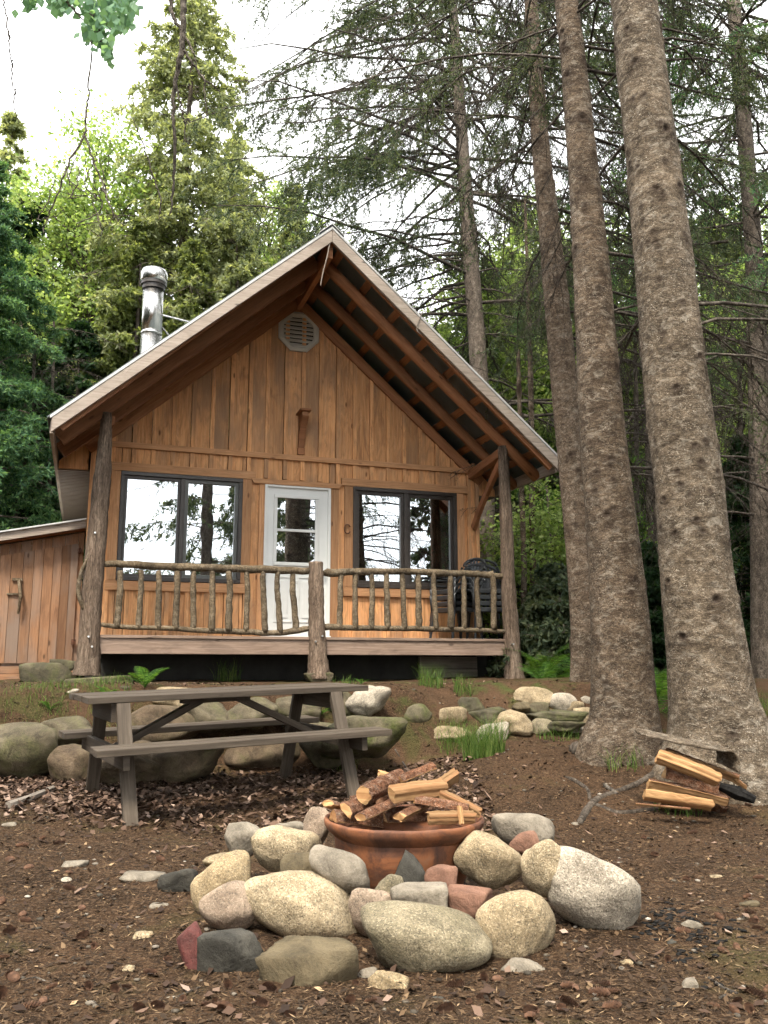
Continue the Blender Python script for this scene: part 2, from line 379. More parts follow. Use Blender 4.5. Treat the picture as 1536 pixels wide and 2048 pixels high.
def groundmat():
    t=NT('forest_floor'); c=t.coord('Object')
    n=t.noise(c,2.2,8,.7,.6); x=t.ramp(n,0,[(.28,(.018,.011,.0065)),(.45,(.040,.024,.0135)),(.6,(.066,.038,.021)),(.78,(.095,.058,.033))])
    v=t.vor(c,75); sp=t.n('SeparateColor'); t.l(v,'Color',sp,0)
    x=t.mix(t.g(sp,0,[(.55,0),(.95,.75)]),x,(.11,.068,.04)); x=t.mix(t.g(sp,1,[(.6,0),(.9,.8)]),x,(.028,.018,.012))
    v3=t.vor(c,190); s3=t.n('SeparateColor'); t.l(v3,'Color',s3,0); x=t.mix(t.g(s3,0,[(.82,0),(.9,.45)]),x,(.18,.12,.07))
    n3=t.noise(c,1.1,5,.65,.5); x=t.mix(t.g(n3,0,[(.56,0),(.68,.5)]),x,(.085,.08,.03))
    # reddish needle carpet on the bank by the cabin
    s=t.n('SeparateXYZ'); t.l(c,0,s,0); f=t.math('MULTIPLY',t.g(t.math('DIVIDE',(s,1),20.),0,[(.29,0),(.42,1)]),t.g(n,0,[(.35,.15),(.6,.65)]))
    x=t.mix(f,x,(.095,.056,.033))
    mo=t.noise(c,2.6,6,.7,.7); gm=t.math('MULTIPLY',t.g(mo,0,[(.50,0),(.62,.8)]),t.g(t.math('DIVIDE',(s,1),20.),0,[(.37,0),(.42,1)])); x=t.mix(gm,x,(.055,.075,.02))
    t.col(x); t.p(Roughness=.95,Specular_IOR_Level=.1)
    nb=t.noise(c,30,6,.75); b=t.bump(nb,0,.9,.03); t.bump(v,0,.5,.012,b); return t.m
M['ground']=groundmat()
# ================================================================ CABIN (local frame: x along the front, y into the cabin, z up)
TH=radians(18.7); O0=at(593,1100,11.9); O0.z=0
U=Vector((cos(TH),sin(TH),0)); NN=Vector((-sin(TH),cos(TH),0))
def loc(x,y,off=0):
    r=ray(x,y); t=((O0+NN*off-CAM).dot(NN))/r.dot(NN); P=CAM+r*t; d=P-O0; return Vector((d.dot(U),off,P.z))
cabin=empty('cabin',O0,TH,label='small board and batten cabin with steep gable roof and log railed porch',cat='cabin')
AX=-.04; AZ=6.37; SL=.872
def rz_(u): return AZ-SL*abs(u-AX)
DZ=1.30
# --- front wall of boards and battens
def jit(a=.004): return (random.random()-.5)*2*a
Wb=MB()
ops=[(-2.35,-.77,2.03,3.45),(.79,2.37,2.03,3.45),(-.45,.45,1.30,3.39)]
step=.252; us=[-2.74+step*i for i in range(22)]; us=[u for u in us if u<2.72]+[2.74]
BZ=3.83
def column(u0,u1,z0,z1,y0,y1,r,top=None):
    if top:
        pts=[(u0,z0),(u1,z0),(u1,rz_(u1)-.2)]
        if u0<AX<u1: pts.append((AX,rz_(AX)-.2))
        pts.append((u0,rz_(u0)-.2))
        Wb.prism(pts,y0,y1,r)
    else: Wb.prism([(u0,z0),(u1,z0),(u1,z1),(u0,z1)],y0,y1,r)
for i in range(len(us)-1):
    a,b=us[i],us[i+1]; r=random.random()*.8+.1; dy=jit(.003)
    column(a+.004,b-.004,BZ,0,-.012+dy,.03,r,True)
    # lower part split round the openings
    cuts=sorted({a,b,*[c for o in ops for c in o[:2] if a<c<b]})
    r2=random.random()*.5+.45
    for c0,c1 in zip(cuts[:-1],cuts[1:]):
        segs=[(1.22,BZ)]
        for o in ops:
            if c0>=o[0]-1e-6 and c1<=o[1]+1e-6: segs=[s for s in [(1.22,o[2]),(o[3],BZ)] if s[1]-s[0]>.01]
        for s in segs: column(c0+.004,c1-.004,s[0],s[1],-.012+dy,.03,r2)
for i,u in enumerate(us):
    w=.055; r=random.random()*.3+.7
    u=min(max(u+.026+jit(.008),-2.71),2.71)
    column(u-w/2,u+w/2,BZ,0,-.042+jit(),-.010,r,True)
    segs=[(1.22,BZ-.02)]
    for o in ops:
        if o[0]-.11<u<o[1]+.11:
            segs=[(1.22,o[2]-.1),(o[3]+.1,BZ-.02)]
    for s in segs:
        if s[1]-s[0]>.03: column(u-w/2,u+w/2,s[0],s[1],-.042+jit(),-.010,r)
wall=Wb.build('wall',M['siding'],cabin)
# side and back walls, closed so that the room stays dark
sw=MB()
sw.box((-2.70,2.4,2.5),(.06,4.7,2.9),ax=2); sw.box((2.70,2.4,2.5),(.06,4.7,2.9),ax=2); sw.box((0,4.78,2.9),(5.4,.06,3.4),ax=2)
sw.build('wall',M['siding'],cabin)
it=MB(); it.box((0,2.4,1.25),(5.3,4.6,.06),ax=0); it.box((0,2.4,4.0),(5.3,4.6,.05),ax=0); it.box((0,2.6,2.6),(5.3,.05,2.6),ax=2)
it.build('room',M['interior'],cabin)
bd=MB(); bd.beam((-2.66,-.045,3.80),(2.72,-.045,3.80),.045,.075); bd.build('band_board',M['trim'],cabin,bevel=.004)
bd=MB()
for s in(-1,1): bd.beam((AX+s*.02,-.05,rz_(AX)-.30),(s*2.78,-.05,rz_(s*2.78)-.27),.05,.14)
bd.build('rake_board',M['rafter'],cabin)
# --- windows
def window(o,right):
    u0,u1,z0,z1=o
    w=MB()
    # trim boards around
    w.box(((u0+u1)/2,-.042,z1+.058),(u1-u0+.34,.05,.11),ax=0); w.box(((u0+u1)/2-.02,-.040,z0-.065),(u1-u0+.22,.045,.12),ax=0)
    w.box((u0-.062,-.037,(z0+z1)/2),(.12,.04,z1-z0),ax=2); w.box((u1+.062,-.037,(z0+z1)/2),(.12,.04,z1-z0),ax=2)
    root=w.build('window',M['trim'],cabin,bevel=.004)
    f=MB(); t=.052
    f.box(((u0+u1)/2,-.02,z1-t/2),(u1-u0,.11,t)); f.box(((u0+u1)/2,-.02,z0+t/2),(u1-u0,.11,t))
    for u in(u0+t/2,u1-t/2,(u0+u1)/2): f.box((u,-.02,(z0+z1)/2),(t if u!=(u0+u1)/2 else .06,.105,z1-z0-2*t-.002))
    f.build('frame',M['bronze'],root,bevel=.004)
    um=(u0+u1)/2
    for k,(a,b) in enumerate(((u0+t,um-.03),(um+.03,u1-t))):
        s=MB(); q=.045 if (k==1 or right) else .035
        s.box(((a+b)/2,-.012,z1-t-q/2),(b-a,.05,q)); s.box(((a+b)/2,-.012,z0+t+q/2),(b-a,.05,q))
        s.box((a+q/2,-.012,(z0+z1)/2),(q,.048,z1-z0-2*t-2*q)); s.box((b-q/2,-.012,(z0+z1)/2),(q,.048,z1-z0-2*t-2*q))
        so=s.build('sash',M['sash'] if (k==1 and not right) else M['bronze'],root,bevel=.003)
        p=MB(); p.box(((a+b)/2,.0,(z0+z1)/2),(b-a-.02,.006,z1-z0-2*t-.02)); p.build('pane',M['glass'],root)
window(ops[0],False); window(ops[1],True)
# --- door
d=MB(); d.box((0,-.005,2.345),(.86,.05,2.05),ax=2)
door=d.build('door',M['white'],cabin,bevel=.004)
f=MB()
f.box((-.445,-.03,2.35),(.04,.07,2.1)); f.box((.445,-.03,2.35),(.04,.07,2.1)); f.box((0,-.03,3.385),(.85,.068,.03)); f.box((0,-.05,1.335),(.95,.10,.035))
f.build('frame',M['white'],door,bevel=.003)
f=MB()
for (a,b,z0,z1) in((-.33,.29,2.30,3.27),):
    f.box(((a+b)/2,-.042,z1-.02),(b-a,.03,.045)); f.box(((a+b)/2,-.042,z0+.02),(b-a,.03,.045)); f.box(((a+b)/2,-.042,2.78),(b-a-.09,.034,.035))
    f.box((a+.02,-.041,(z0+z1)/2),(.045,.03,z1-z0-.092)); f.box((b-.02,-.041,(z0+z1)/2),(.045,.03,z1-z0-.092))
f.build('glazing_frame',M['white'],door,bevel=.003)
p=MB(); p.box((-.02,-.034,2.785),(.54,.006,.89)); p.build('pane',M['glass'],door)
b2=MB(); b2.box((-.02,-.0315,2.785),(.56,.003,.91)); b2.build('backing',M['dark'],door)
for s in(-1,1):
    q=MB(); c=-.02+s*.165
    for (x,z,sx,sz) in((c-.115,1.84,.022,.62),(c+.115,1.84,.022,.62),(c,2.14,.208,.022),(c,1.54,.208,.022)): q.box((x,-.036,z),(sx,.014,sz))
    q.box((c,-.034,1.84),(.13,.014,.50)); q.build('door_panel',M['white'],door,bevel=.005)
h=MB(); h.tube([(.37,-.03,2.22),(.37,-.085,2.22)],.012,8); h.tube([(.37,-.08,2.22),(.37,-.10,2.22),(.37,-.12,2.22)],[.02,.028,.015],10); h.build('handle',M['steel'],door,True)
t=MB(); t.prism([(-.62,3.40),(.58,3.40),(.64,3.47),(-.66,3.47)],-.075,-.02,vert=False)
t.box((-.50,-.03,2.37),(.08,.035,2.06),ax=2); t.box((.525,-.03,2.37),(.12,.035,2.06),ax=2); t.build('door_trim',M['trim'],door,bevel=.004)
# --- octagonal vent
def octo(R,rot=pi/8): return [(R*cos(rot+k*pi/4),R*sin(rot+k*pi/4)) for k in range(8)]
ve=MB(); vo=octo(.315); vi=octo(.235); vm=octo(.275)
vu,vz=-.03,5.65
for k in range(8):
    k2=(k+1)%8
    P=lambda q,i,y:(vu+q[i][0],y,vz+q[i][1])
    ve.face([P(vo,k,-.055),P(vo,k2,-.055),P(vm,k2,-.07),P(vm,k,-.07)],[(0,0)]*4,.5); ve.face([P(vm,k,-.07),P(vm,k2,-.07),P(vi,k2,-.05),P(vi,k,-.05)],[(0,0)]*4,.5)
    ve.face([P(vo,k,-.01),P(vo,k2,-.01),P(vo,k2,-.055),P(vo,k,-.055)],[(0,0)]*4,.5); ve.face([P(vi,k,-.05),P(vi,k2,-.05),P(vi,k2,-.01),P(vi,k,-.01)],[(0,0)]*4,.5)
vent=ve.build('vent',M['vent'],cabin,fix=True)
sl=MB()
for k in range(7):
    z=vz-.195+k*.062; hw=min(.225,.225-.0+(.0)) if abs(z-vz)<.09 else .225-(abs(z-vz)-.09)*.95
    sl.box((vu,-.035,z),(2*hw,.012,.058),M=Matrix.Rotation(radians(-38),3,'X'),ax=0)
sl.build('louvre',M['vent'],vent)
q=MB(); q.prism([(vu+x,vz+z) for x,z in octo(.25)],-.016,-.010); q.build('backing',M['dark'],vent)
# --- wooden bracket under the gable
br=MB(); prof=[(-.03,3.93),(-.05,3.93),(-.10,4.10),(-.17,4.24),(-.29,4.35),(-.27,4.42),(-.03,4.42)]
i0=len(br.v)
for x in(-.035,.055):
    for (y,z) in prof: br.v.append((.02+x*1.,y,z))
n=len(prof); br.f.append(tuple(range(n))); br.f.append(tuple(range(2*n-1,n-1,-1)))
for k in range(n): br.f.append((k,(k+1)%n,n+(k+1)%n,n+k))
for fc in br.f: br.uv+=[(br.v[i][2],br.v[i][1]) for i in fc]; br.r.append(.2); br.m.append(0)
br.box((.03,-.16,4.435),(.15,.31,.03),ax=1); br.box((.03,-.045,3.90),(.10,.035,.10)); br.build('bracket',M['rafter'],cabin,bevel=.004)
# --- roof
YF,YB=-1.80,4.95
LE,RE=-3.17,3.08
rf=MB()
def slopebox(ua,ub,y0,y1,zo,th,mi=0,r=None):
    """slab following the roof slope between ua and ub, top face zo below the roof surface"""
    rf_=[(ua,rz_(ua)-zo),(ub,rz_(ub)-zo),(ub,rz_(ub)-zo-th),(ua,rz_(ua)-zo-th)]
    return rf_
roof=MB()
for a,b in((LE-.03,AX),(AX,RE+.03)): roof.prism(slopebox(a,b,0,0,0,.018),YF-.035,YB)
# standing ribs on the metal
for s,e in((-1,LE),(1,RE)):
    y=YF+.1
    while y<YB:
        roof.beam((AX+s*.05,y,rz_(AX+s*.05)+.010),(e,y,rz_(e)+.010),.03,.025); y+=.3
roof=roof.build('roof',M['roofmetal'],cabin)
rc=MB()
for s in(-1,1): rc.prism([(AX,AZ+.035),(AX+s*.16,rz_(AX+.16)+.032),(AX+s*.16,rz_(AX+.16)+.020),(AX,AZ+.021)],YF-.05,YB)
rc.build('ridge_cap',M['edgemetal'],roof)
de=MB()
for s,e in((-1,LE),(1,RE)): de.prism([(AX,AZ-.02),(e,rz_(e)-.02),(e,rz_(e)-.052),(AX,AZ-.052)],YF-.062,YF-.045)
de.build('drip_edge',M['edgemetal'],roof)
bg=MB()
for s,e in((-1,LE+.02),(1,RE-.02)): bg.prism([(AX+s*.002,AZ-.056),(e,rz_(e)-.056),(e,rz_(e)-.22),(AX+s*.002,AZ-.22)],YF-.055,YF-.012,vert=False,r=.5)
for s,e in((-1,LE+.02),(1,RE-.02)):
    pass
bgo=bg.build('bargeboard',M['barge'],roof,bevel=.004)
for e,s in((LE,1),(RE,-1)):
    fs=MB(); fs.box((e+s*.02,(YF+YB)/2+.01,rz_(e)-.115),(.035,YB-YF-.08,.15),ax=1); fs.build('eave_board',M['barge'],roof)
# purlins (strapping) under the metal
pu=MB()
for s,e in((-1,LE),(1,RE)):
    L=abs(e-AX)/cos(atan(SL)); k=0; d_=.25
    while d_<L-.05:
        u=AX+s*d_*cos(atan(SL)); z=rz_(u)-.045
        pu.beam((u,YF-.008,z),(u,0.2,z),.10,.04,up=(s*SL,0,1)); d_+=.52
pu.build('purlin',M['rafter'],roof)
# rafters
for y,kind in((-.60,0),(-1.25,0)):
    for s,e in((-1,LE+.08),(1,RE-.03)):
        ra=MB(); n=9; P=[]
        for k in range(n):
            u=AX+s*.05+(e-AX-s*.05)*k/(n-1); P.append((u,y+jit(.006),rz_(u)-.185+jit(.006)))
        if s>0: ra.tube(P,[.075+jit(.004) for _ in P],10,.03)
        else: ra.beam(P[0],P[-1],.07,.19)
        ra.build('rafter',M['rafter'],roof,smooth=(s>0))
ra=MB()
for s in(-1,1): ra.beam((AX+s*.05,YF+.035,rz_(AX)-.15),((RE if s>0 else LE)-s*.1,YF+.035,rz_(RE)-.13),.05,.11)
ra.build('rafter',M['rafter'],roof)
ra=MB(); ra.box((AX,(YF+YB)/2,AZ-.27),(.07,YB-YF-.1,.24),ax=1); ra.build('ridge_beam',M['rafter'],roof)
# eave soffits and end boards
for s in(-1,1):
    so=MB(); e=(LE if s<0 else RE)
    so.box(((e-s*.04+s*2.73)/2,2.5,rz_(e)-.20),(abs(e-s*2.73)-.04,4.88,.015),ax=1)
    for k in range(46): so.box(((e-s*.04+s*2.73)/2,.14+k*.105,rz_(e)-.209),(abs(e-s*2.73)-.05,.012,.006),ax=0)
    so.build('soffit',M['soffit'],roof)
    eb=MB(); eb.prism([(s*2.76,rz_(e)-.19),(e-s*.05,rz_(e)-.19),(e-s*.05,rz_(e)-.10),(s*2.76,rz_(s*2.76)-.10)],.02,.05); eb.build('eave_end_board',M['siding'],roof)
# --- chimney
ch=MB(); cy=1.0; cu=loc(305,620,cy).x
for k,(z0,z1) in enumerate(((4.5,5.75),(5.76,6.5))): ch.tube([(cu,cy,z0),(cu,cy,z1)],.150 if k else .1505,28)
ch.tube([(cu,cy,5.735),(cu,cy,5.775)],.156,28); ch.tube([(cu,cy,5.28),(cu,cy,5.33)],.160,28)
chim=ch.build('chimney',M['steel'],cabin)
for p in chim.data.polygons: p.use_smooth=len(p.vertices)==4
cc=MB(); cc.tube([(cu,cy,6.44),(cu,cy,6.50),(cu,cy,6.505),(cu,cy,6.56)],[.165,.165,.185,.185],28); cc.build('collar',M['bronze'],chim)
cc=MB(); cc.tube([(cu,cy,6.55),(cu,cy,6.56),(cu,cy,6.70),(cu,cy,6.745),(cu,cy,6.765)],[.175,.195,.195,.175,.10],28); o=cc.build('cap',M['steel'],chim)
for p in o.data.polygons: p.use_smooth=len(p.vertices)==4
cc=MB(); cc.tube([(cu+.15,cy,6.07),(cu+1.5,cy+.1,5.92)],.016,6); cc.tube([(cu+.15,cy,5.88),(cu+.75,cy+.3,5.35)],.014,6); cc.build('stay',M['steel'],chim)
cc=MB(); cc.tube([(cu,cy,4.40),(cu,cy,4.62),(cu,cy,4.9)],[.34,.22,.165],24); cc.build('flashing',M['edgemetal'],chim)
# --- deck
dk=MB()
y=-1.27
k=0
while y<.0:
    dk.box((0+jit(.01),y+.06,DZ-.018+jit(.0015)),(5.10,.132,.034),ax=0); y+=.138
deck=dk.build('deck',M['deck'],cabin,bevel=.003)
ff=MB(); ff.box((0,-1.235,DZ-.125),(5.06,.045,.175),ax=0,r=.5); 
for x in(-2.5,2.5): ff.box((x,-.6,DZ-.125),(.045,1.2,.175),ax=1)
ff.build('rim_board',M['deck'],deck,bevel=.004)
for x in(-2.0,-1.0,0,1.0,2.0):
    ff=MB(); ff.box((x,-.6,DZ-.12),(.04,1.2,.16),ax=1); ff.build('joist',M['deck'],deck)
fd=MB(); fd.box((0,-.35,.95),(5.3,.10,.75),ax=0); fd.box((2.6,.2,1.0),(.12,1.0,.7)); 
fd.box((0,.35,.85),(5.3,1.2,.5)); fd.build('shade_skirt',M['dark'],cabin)  # black skirt paints in the shade of the void under the porch
pl=MB(); pl.box((2.05,-.42,1.0),(.85,.05,.16),ax=0); pl.box((2.05,-.425,.83),(.85,.05,.16),ax=0); pl.build('skirting_board',M['greywood'],cabin)
# --- posts (peeled and barked cedar stems)
def pathpx(pts,off,wob=0):
    P=[];R=[]
    for (x,y,w) in pts:
        q=loc(x,y,off); W=O0+U*q.x+NN*off; Yd=W.y; P.append(q); R.append(w/2*mpp(x,y,Yd)*1.0)
    return P,R
def dens(P,R,n):
    """resample a polyline"""
    P=[Vector(p) for p in P]; out=[];ro=[]
    for i in range(n):
        t=i/(n-1)*(len(P)-1); k=min(int(t),len(P)-2); f=t-k
        p0=P[max(k-1,0)];p1=P[k];p2=P[k+1];p3=P[min(k+2,len(P)-1)]
        out.append(.5*((2*p1)+(p2-p0)*f+(2*p0-5*p1+4*p2-p3)*f*f+(3*p1-p0-3*p2+p3)*f**3)); ro.append(R[k]*(1-f)+R[k+1]*f)
    return out,ro
def post(pts,name,off,wob=.07,n=40,capz=None,mat='cedar'):
    P,R=pathpx(pts,off); P,R=dens(P,R,n); b=MB(); b.tube(P,R,18,wob); return b.build(name,M[mat],cabin,smooth=True)
lp=post([(213,826,20),(209,900,28),(203,970,36),(196,1050,36),(189,1130,40),(183,1200,41),(179,1270,42),(176,1320,46),(173,1352,58)],'post',-1.25)
rp=post([(1005,893,19),(1009,960,22),(1013,1060,26),(1016,1160,29),(1022,1260,32),(1027,1330,36),(1031,1368,48)],'post',-1.25)
cp=post([(632,1124,28),(632,1180,31),(633,1240,32),(635,1300,36),(637,1335,42),(637,1358,50)],'post',-1.27)
# screws heads on posts
for par,pts in((lp,[(177,1273),(184,1293),(190,1065)]),(cp,[(632,1283),(645,1272)]),(rp,[(1027,1288)])):
    sc=MB()
    for (x,y) in pts:
        q=loc(x,y,-1.40); sc.tube([q,q+Vector((0,.2,0))],.011,8)
    sc.build('screw',M['screw'],par)
# dead vine stem grown along the left post
P,R=pathpx([(181,1100,5),(174,1120,6),(164,1140,8),(158,1165,9),(157,1185,9),(162,1205,8),(170,1222,7)],-1.32); b=MB(); P,R=dens(P,R,16); b.tube(P,R,8,.1); b.build('stem',M['pole'],lp,smooth=True)
# beams and braces between the wall and the post tops
for s in(-1,1):
    b=MB(); b.beam((s*2.62,-.03,3.74),(s*2.54,-1.2,3.80),.10,.12); b.build('tie_beam',M['rafter'],cabin,bevel=.006)
    b=MB(); n=7; P=[(s*(2.64-.08*(k/(n-1))),-.05-1.08*k/(n-1),2.95+.74*(k/(n-1))**.85) for k in range(n)]
    for k in range(n-1): b.beam(P[k],Vector(P[k+1])+(Vector(P[k+1])-Vector(P[k]))*.05,.055,.10)
    b.build('brace',M['rafter'],cabin)
# --- railing of crooked poles
rail=MB(); P,R=pathpx([(207,1127,12),(260,1129,15),(340,1133,16),(430,1136,15),(520,1139,16),(618,1142,14)],-1.25); P,R=dens(P,R,26)
P=[p+Vector((0,jit(.008),jit(.006))) for p in P]; rail.tube(P,R,12,.07); R1=rail.build('railing',M['pole'],cabin,smooth=True)
rail=MB(); P,R=pathpx([(648,1141,16),(660,1146,17),(720,1143,14),(800,1143,13),(880,1146,14),(950,1148,13),(1012,1153,12)],-1.25); P,R=dens(P,R,26); P=[p+Vector((0,jit(.008),jit(.005))) for p in P]
rail.tube(P,R,12,.07); R2=rail.build('railing',M['pole'],cabin,smooth=True)
def lowrail(pts,par):
    b=MB(); P,R=pathpx(pts,-1.25); P,R=dens(P,R,26); b.tube([p+Vector((0,jit(.008),jit(.005))) for p in P],R,10,.08); b.build('lower_rail',M['pole'],par,smooth=True)
lowrail([(202,1249,9),(240,1253,10),(320,1256,10),(390,1260,11),(470,1263,12),(540,1266,12),(590,1262,13),(618,1256,11)],R1)
lowrail([(650,1254,14),(700,1255,12),(780,1257,11),(860,1258,11),(940,1260,10),(1014,1263,8)],R2)
def bal(x0,x1,par,y1=1256,w=11):
    ym=1195; b=MB(); bx=random.uniform(-3,3)
    P,R=pathpx([(x0,1142,w*.9),(x0+(x1-x0)*.3+bx,1175,w),(x0+(x1-x0)*.65+bx*.6,1215,w*1.05),(x1,y1,w*1.15)],-1.25+random.uniform(-.01,.01)); P,R=dens(P,R,14)
    b.tube([p+Vector((jit(.004),jit(.006),0)) for p in P],R,9,.10); b.build('baluster',M['pole'],par,smooth=True)
for a,b_ in((240,234),(282,277),(317,316),(354,351),(388,387),(424,424),(457,457),(493,492),(526,530),(555,561),(586,593)): bal(a,b_,R1,1256+(a-240)*.03,random.uniform(10,13))
for a,b_ in((682,679),(712,711),(742,743),(773,776),(804,809),(836,838),(866,872),(900,902),(928,928),(955,959),(983,987)): bal(a,b_,R2,1258,random.uniform(10,13))
# ================================================================ things on the cabin
def wl(v): return O0+U*v.x+NN*v.y+Vector((0,0,v.z))
q=loc(695,1058,-.085)
hs=MB(); P=[]
for k in range(17):
    a=radians(-60+300*k/16); P.append((.045*cos(a+pi/2+pi/6*0),0,.065*sin(a+pi/2)))
hs.tube(P,.009,6); o=hs.build('horseshoe',M['iron'],smooth=True); o.location=wl(q); o.rotation_euler=(0,0,TH)
tag(o,'rusty iron horseshoe nailed beside the right window','horseshoe')
# stacked black plastic chairs on the porch: each chair is a thing
def chair():
    r=empty('plastic_chair'); 
    s=MB(); s.box((0,0,.42),(.44,.43,.02)); s.box((0,-.205,.395),(.44,.02,.06)); s.box((-.21,0,.40),(.02,.40,.05)); s.box((.21,0,.40),(.02,.40,.05)); s.build('seat',M['blackplastic'],r,bevel=.01)
    b=MB(); 
    for k in range(7):
        x=-.18+k*.06; b.beam((x,.20,.43),(x*1.02,.33,.86-.012*abs(k-3)**1.6),.035,.012,up=(0,1,0))
    P=[(-.23*cos(pi*k/10),.33,.80+.085*sin(pi*k/10)) for k in range(11)]
    b.tube(P,.019,8); b.build('backrest',M['blackplastic'],r)
    for sx in(-1,1):
        a=MB(); a.tube([(sx*.25,-.22,.40),(sx*.265,-.235,.60),(sx*.27,-.16,.655),(sx*.27,.02,.66),(sx*.25,.22,.65),(sx*.23,.30,.78)],.018,8); a.build('armrest',M['blackplastic'],r,smooth=True)
        l=MB(); l.tube([(sx*.215,-.20,.40),(sx*.25,-.26,0)],[.026,.018],8); l.build('leg',M['blackplastic'],r)
        l=MB(); l.tube([(sx*.205,.20,.42),(sx*.23,.27,0)],[.026,.018],8); l.build('leg',M['blackplastic'],r)
    return r
c0=chair(); words=['lowest','second','third','topmost']
first=True
for si,(u,v,rz) in enumerate(((2.12,-.55,radians(-75)),(2.52,-.72,radians(-10)))):
    for k in range(4):
        c=c0 if first else copy_tree(c0); first=False
        c.location=wl(Vector((u+.012*k,v+.02*k,DZ+.004+k*.085))); c.rotation_euler=(0,0,TH+rz)
        tag(c,'black plastic armchair, %s of the stack %s'%(words[k],('nearer the right window','against the right porch post')[si]),'chair','stacked black plastic chairs on the porch')
# curtain seen inside the right window
cu_=MB()
for k in range(9): cu_.tube([(1.98+k*.045,.35+.02*(k%2),2.1),(1.98+k*.045,.35+.02*(k%2),3.3)],.028,8)
o=cu_.build('curtain',M['curtain'],smooth=True); o.location=O0; o.rotation_euler=(0,0,TH); tag(o,'red curtain hanging inside the right hand window','curtain')
# ================================================================ SHED
shed=empty('shed',O0,TH,label='low board shed with sloping roof leaning against the left side of the cabin',cat='shed')
def sz(u): return 2.93+.215*(u+2.74)
sb=MB(); u=-5.4
while u<-2.76:
    w=random.uniform(.11,.17); u2=min(u+w,-2.76)
    sb.prism([(u+.002,.95),(u2-.002,.95),(u2-.002,sz(u2)-.15),(u+.002,sz(u)-.15)],1.0+jit(.004),1.03); u=u2
sb.box((-4.08,1.10,1.7),(2.6,.02,1.5)); sb.build('wall',M['shed'],shed)
s2=MB(); s2.box((-5.4,2.4,1.7),(.04,2.7,1.6),ax=2); s2.box((-4.1,3.7,1.7),(2.6,.04,1.6),ax=2); s2.build('wall',M['shed'],shed)
s3=MB(); s3.box((-4.1,.995,.90),(2.66,.05,.095),ax=0,r=.6); s3.box((-4.1,.98,.80),(2.66,.05,.095),ax=0,r=.9); s3.build('base_board',M['shed'],shed,bevel=.004)
sr=MB(); sr.prism([(-5.8,sz(-5.8)),(-2.75,sz(-2.75)),(-2.75,sz(-2.75)-.02),(-5.8,sz(-5.8)-.02)],.70,3.9); sro=sr.build('roof',M['edgemetal'],shed)
sr=MB(); sr.prism([(-5.78,sz(-5.78)-.023),(-2.75,sz(-2.75)-.023),(-2.75,sz(-2.75)-.13),(-5.78,sz(-5.78)-.13)],.73,.76,vert=False); sr.build('fascia',M['barge'],sro)
sr=MB()
for y in(.95,): sr.beam((-5.7,y,sz(-5.7)-.08),(-2.76,y,sz(-2.76)-.08),.08,.11)
sr.build('beam',M['rafter'],sro)
dr=MB(); u=-3.80
for k,w in enumerate((.135,.15,.13,.12,.125,.105,.11,.10)):
    dr.prism([(u+.003,.99),(u+w-.003,.99),(u+w-.003,sz(u+w)-.30),(u+.003,sz(u)-.30)],.962+jit(.003),.99); u+=w
sd=dr.build('door',M['shed'],shed)
a=loc(38,1160,.93); b=loc(36,1228,.90); hd=MB()
hd.tube([a+Vector((0,0,0)),a*.5+b*.5+Vector((.03,-.05,0)),b],[.022,.024,.014],8,.06); hd.box((a.x-.02,.95,a.z+.01),(.13,.035,.035),ax=0); hd.box((a.x-.07,.95,(a.z+b.z)/2+.04),(.14,.03,.025),ax=0)
hd.build('handle',M['pole'],sd)
for (x,y) in((160,1102),(147,1284)):
    q=loc(x,y,.95); hg=MB(); hg.box(q,(.06,.015,.07)); hg.tube([q+Vector((.0,-.012,-.04)),q+Vector((0,-.012,.04))],.01,8); hg.build('hinge',M['iron'],sd)
# ================================================================ GROUND
def axis(lo,dl,dh,hi,st,n):
    a=np.arange(dl,dh+1e-6,st); l=dl-(np.geomspace(st,dl-lo+st,n)-st)[1:][::-1]; h=dh+(np.geomspace(st,hi-dh+st,n)-st)[1:]
    return np.concatenate([l,a,h])
gx=axis(-95,-5.5,5.5,95,.035,46); gy=axis(-60,1.6,9.6,110,.035,46)
X,Y=np.meshgrid(gx,gy); Z=gz(X,Y); nx,ny=len(gx),len(gy)
# ground dips under the cabin
V=np.stack([X,Y,Z],-1).reshape(-1,3)
i=np.arange(nx-1)[None,:]+nx*np.arange(ny-1)[:,None]; i=i.ravel()
gr=npmesh('ground',V,np.stack([i,i+1,i+nx+1,i+nx],1),M['ground'],smooth=True); tag(gr,kind='structure')
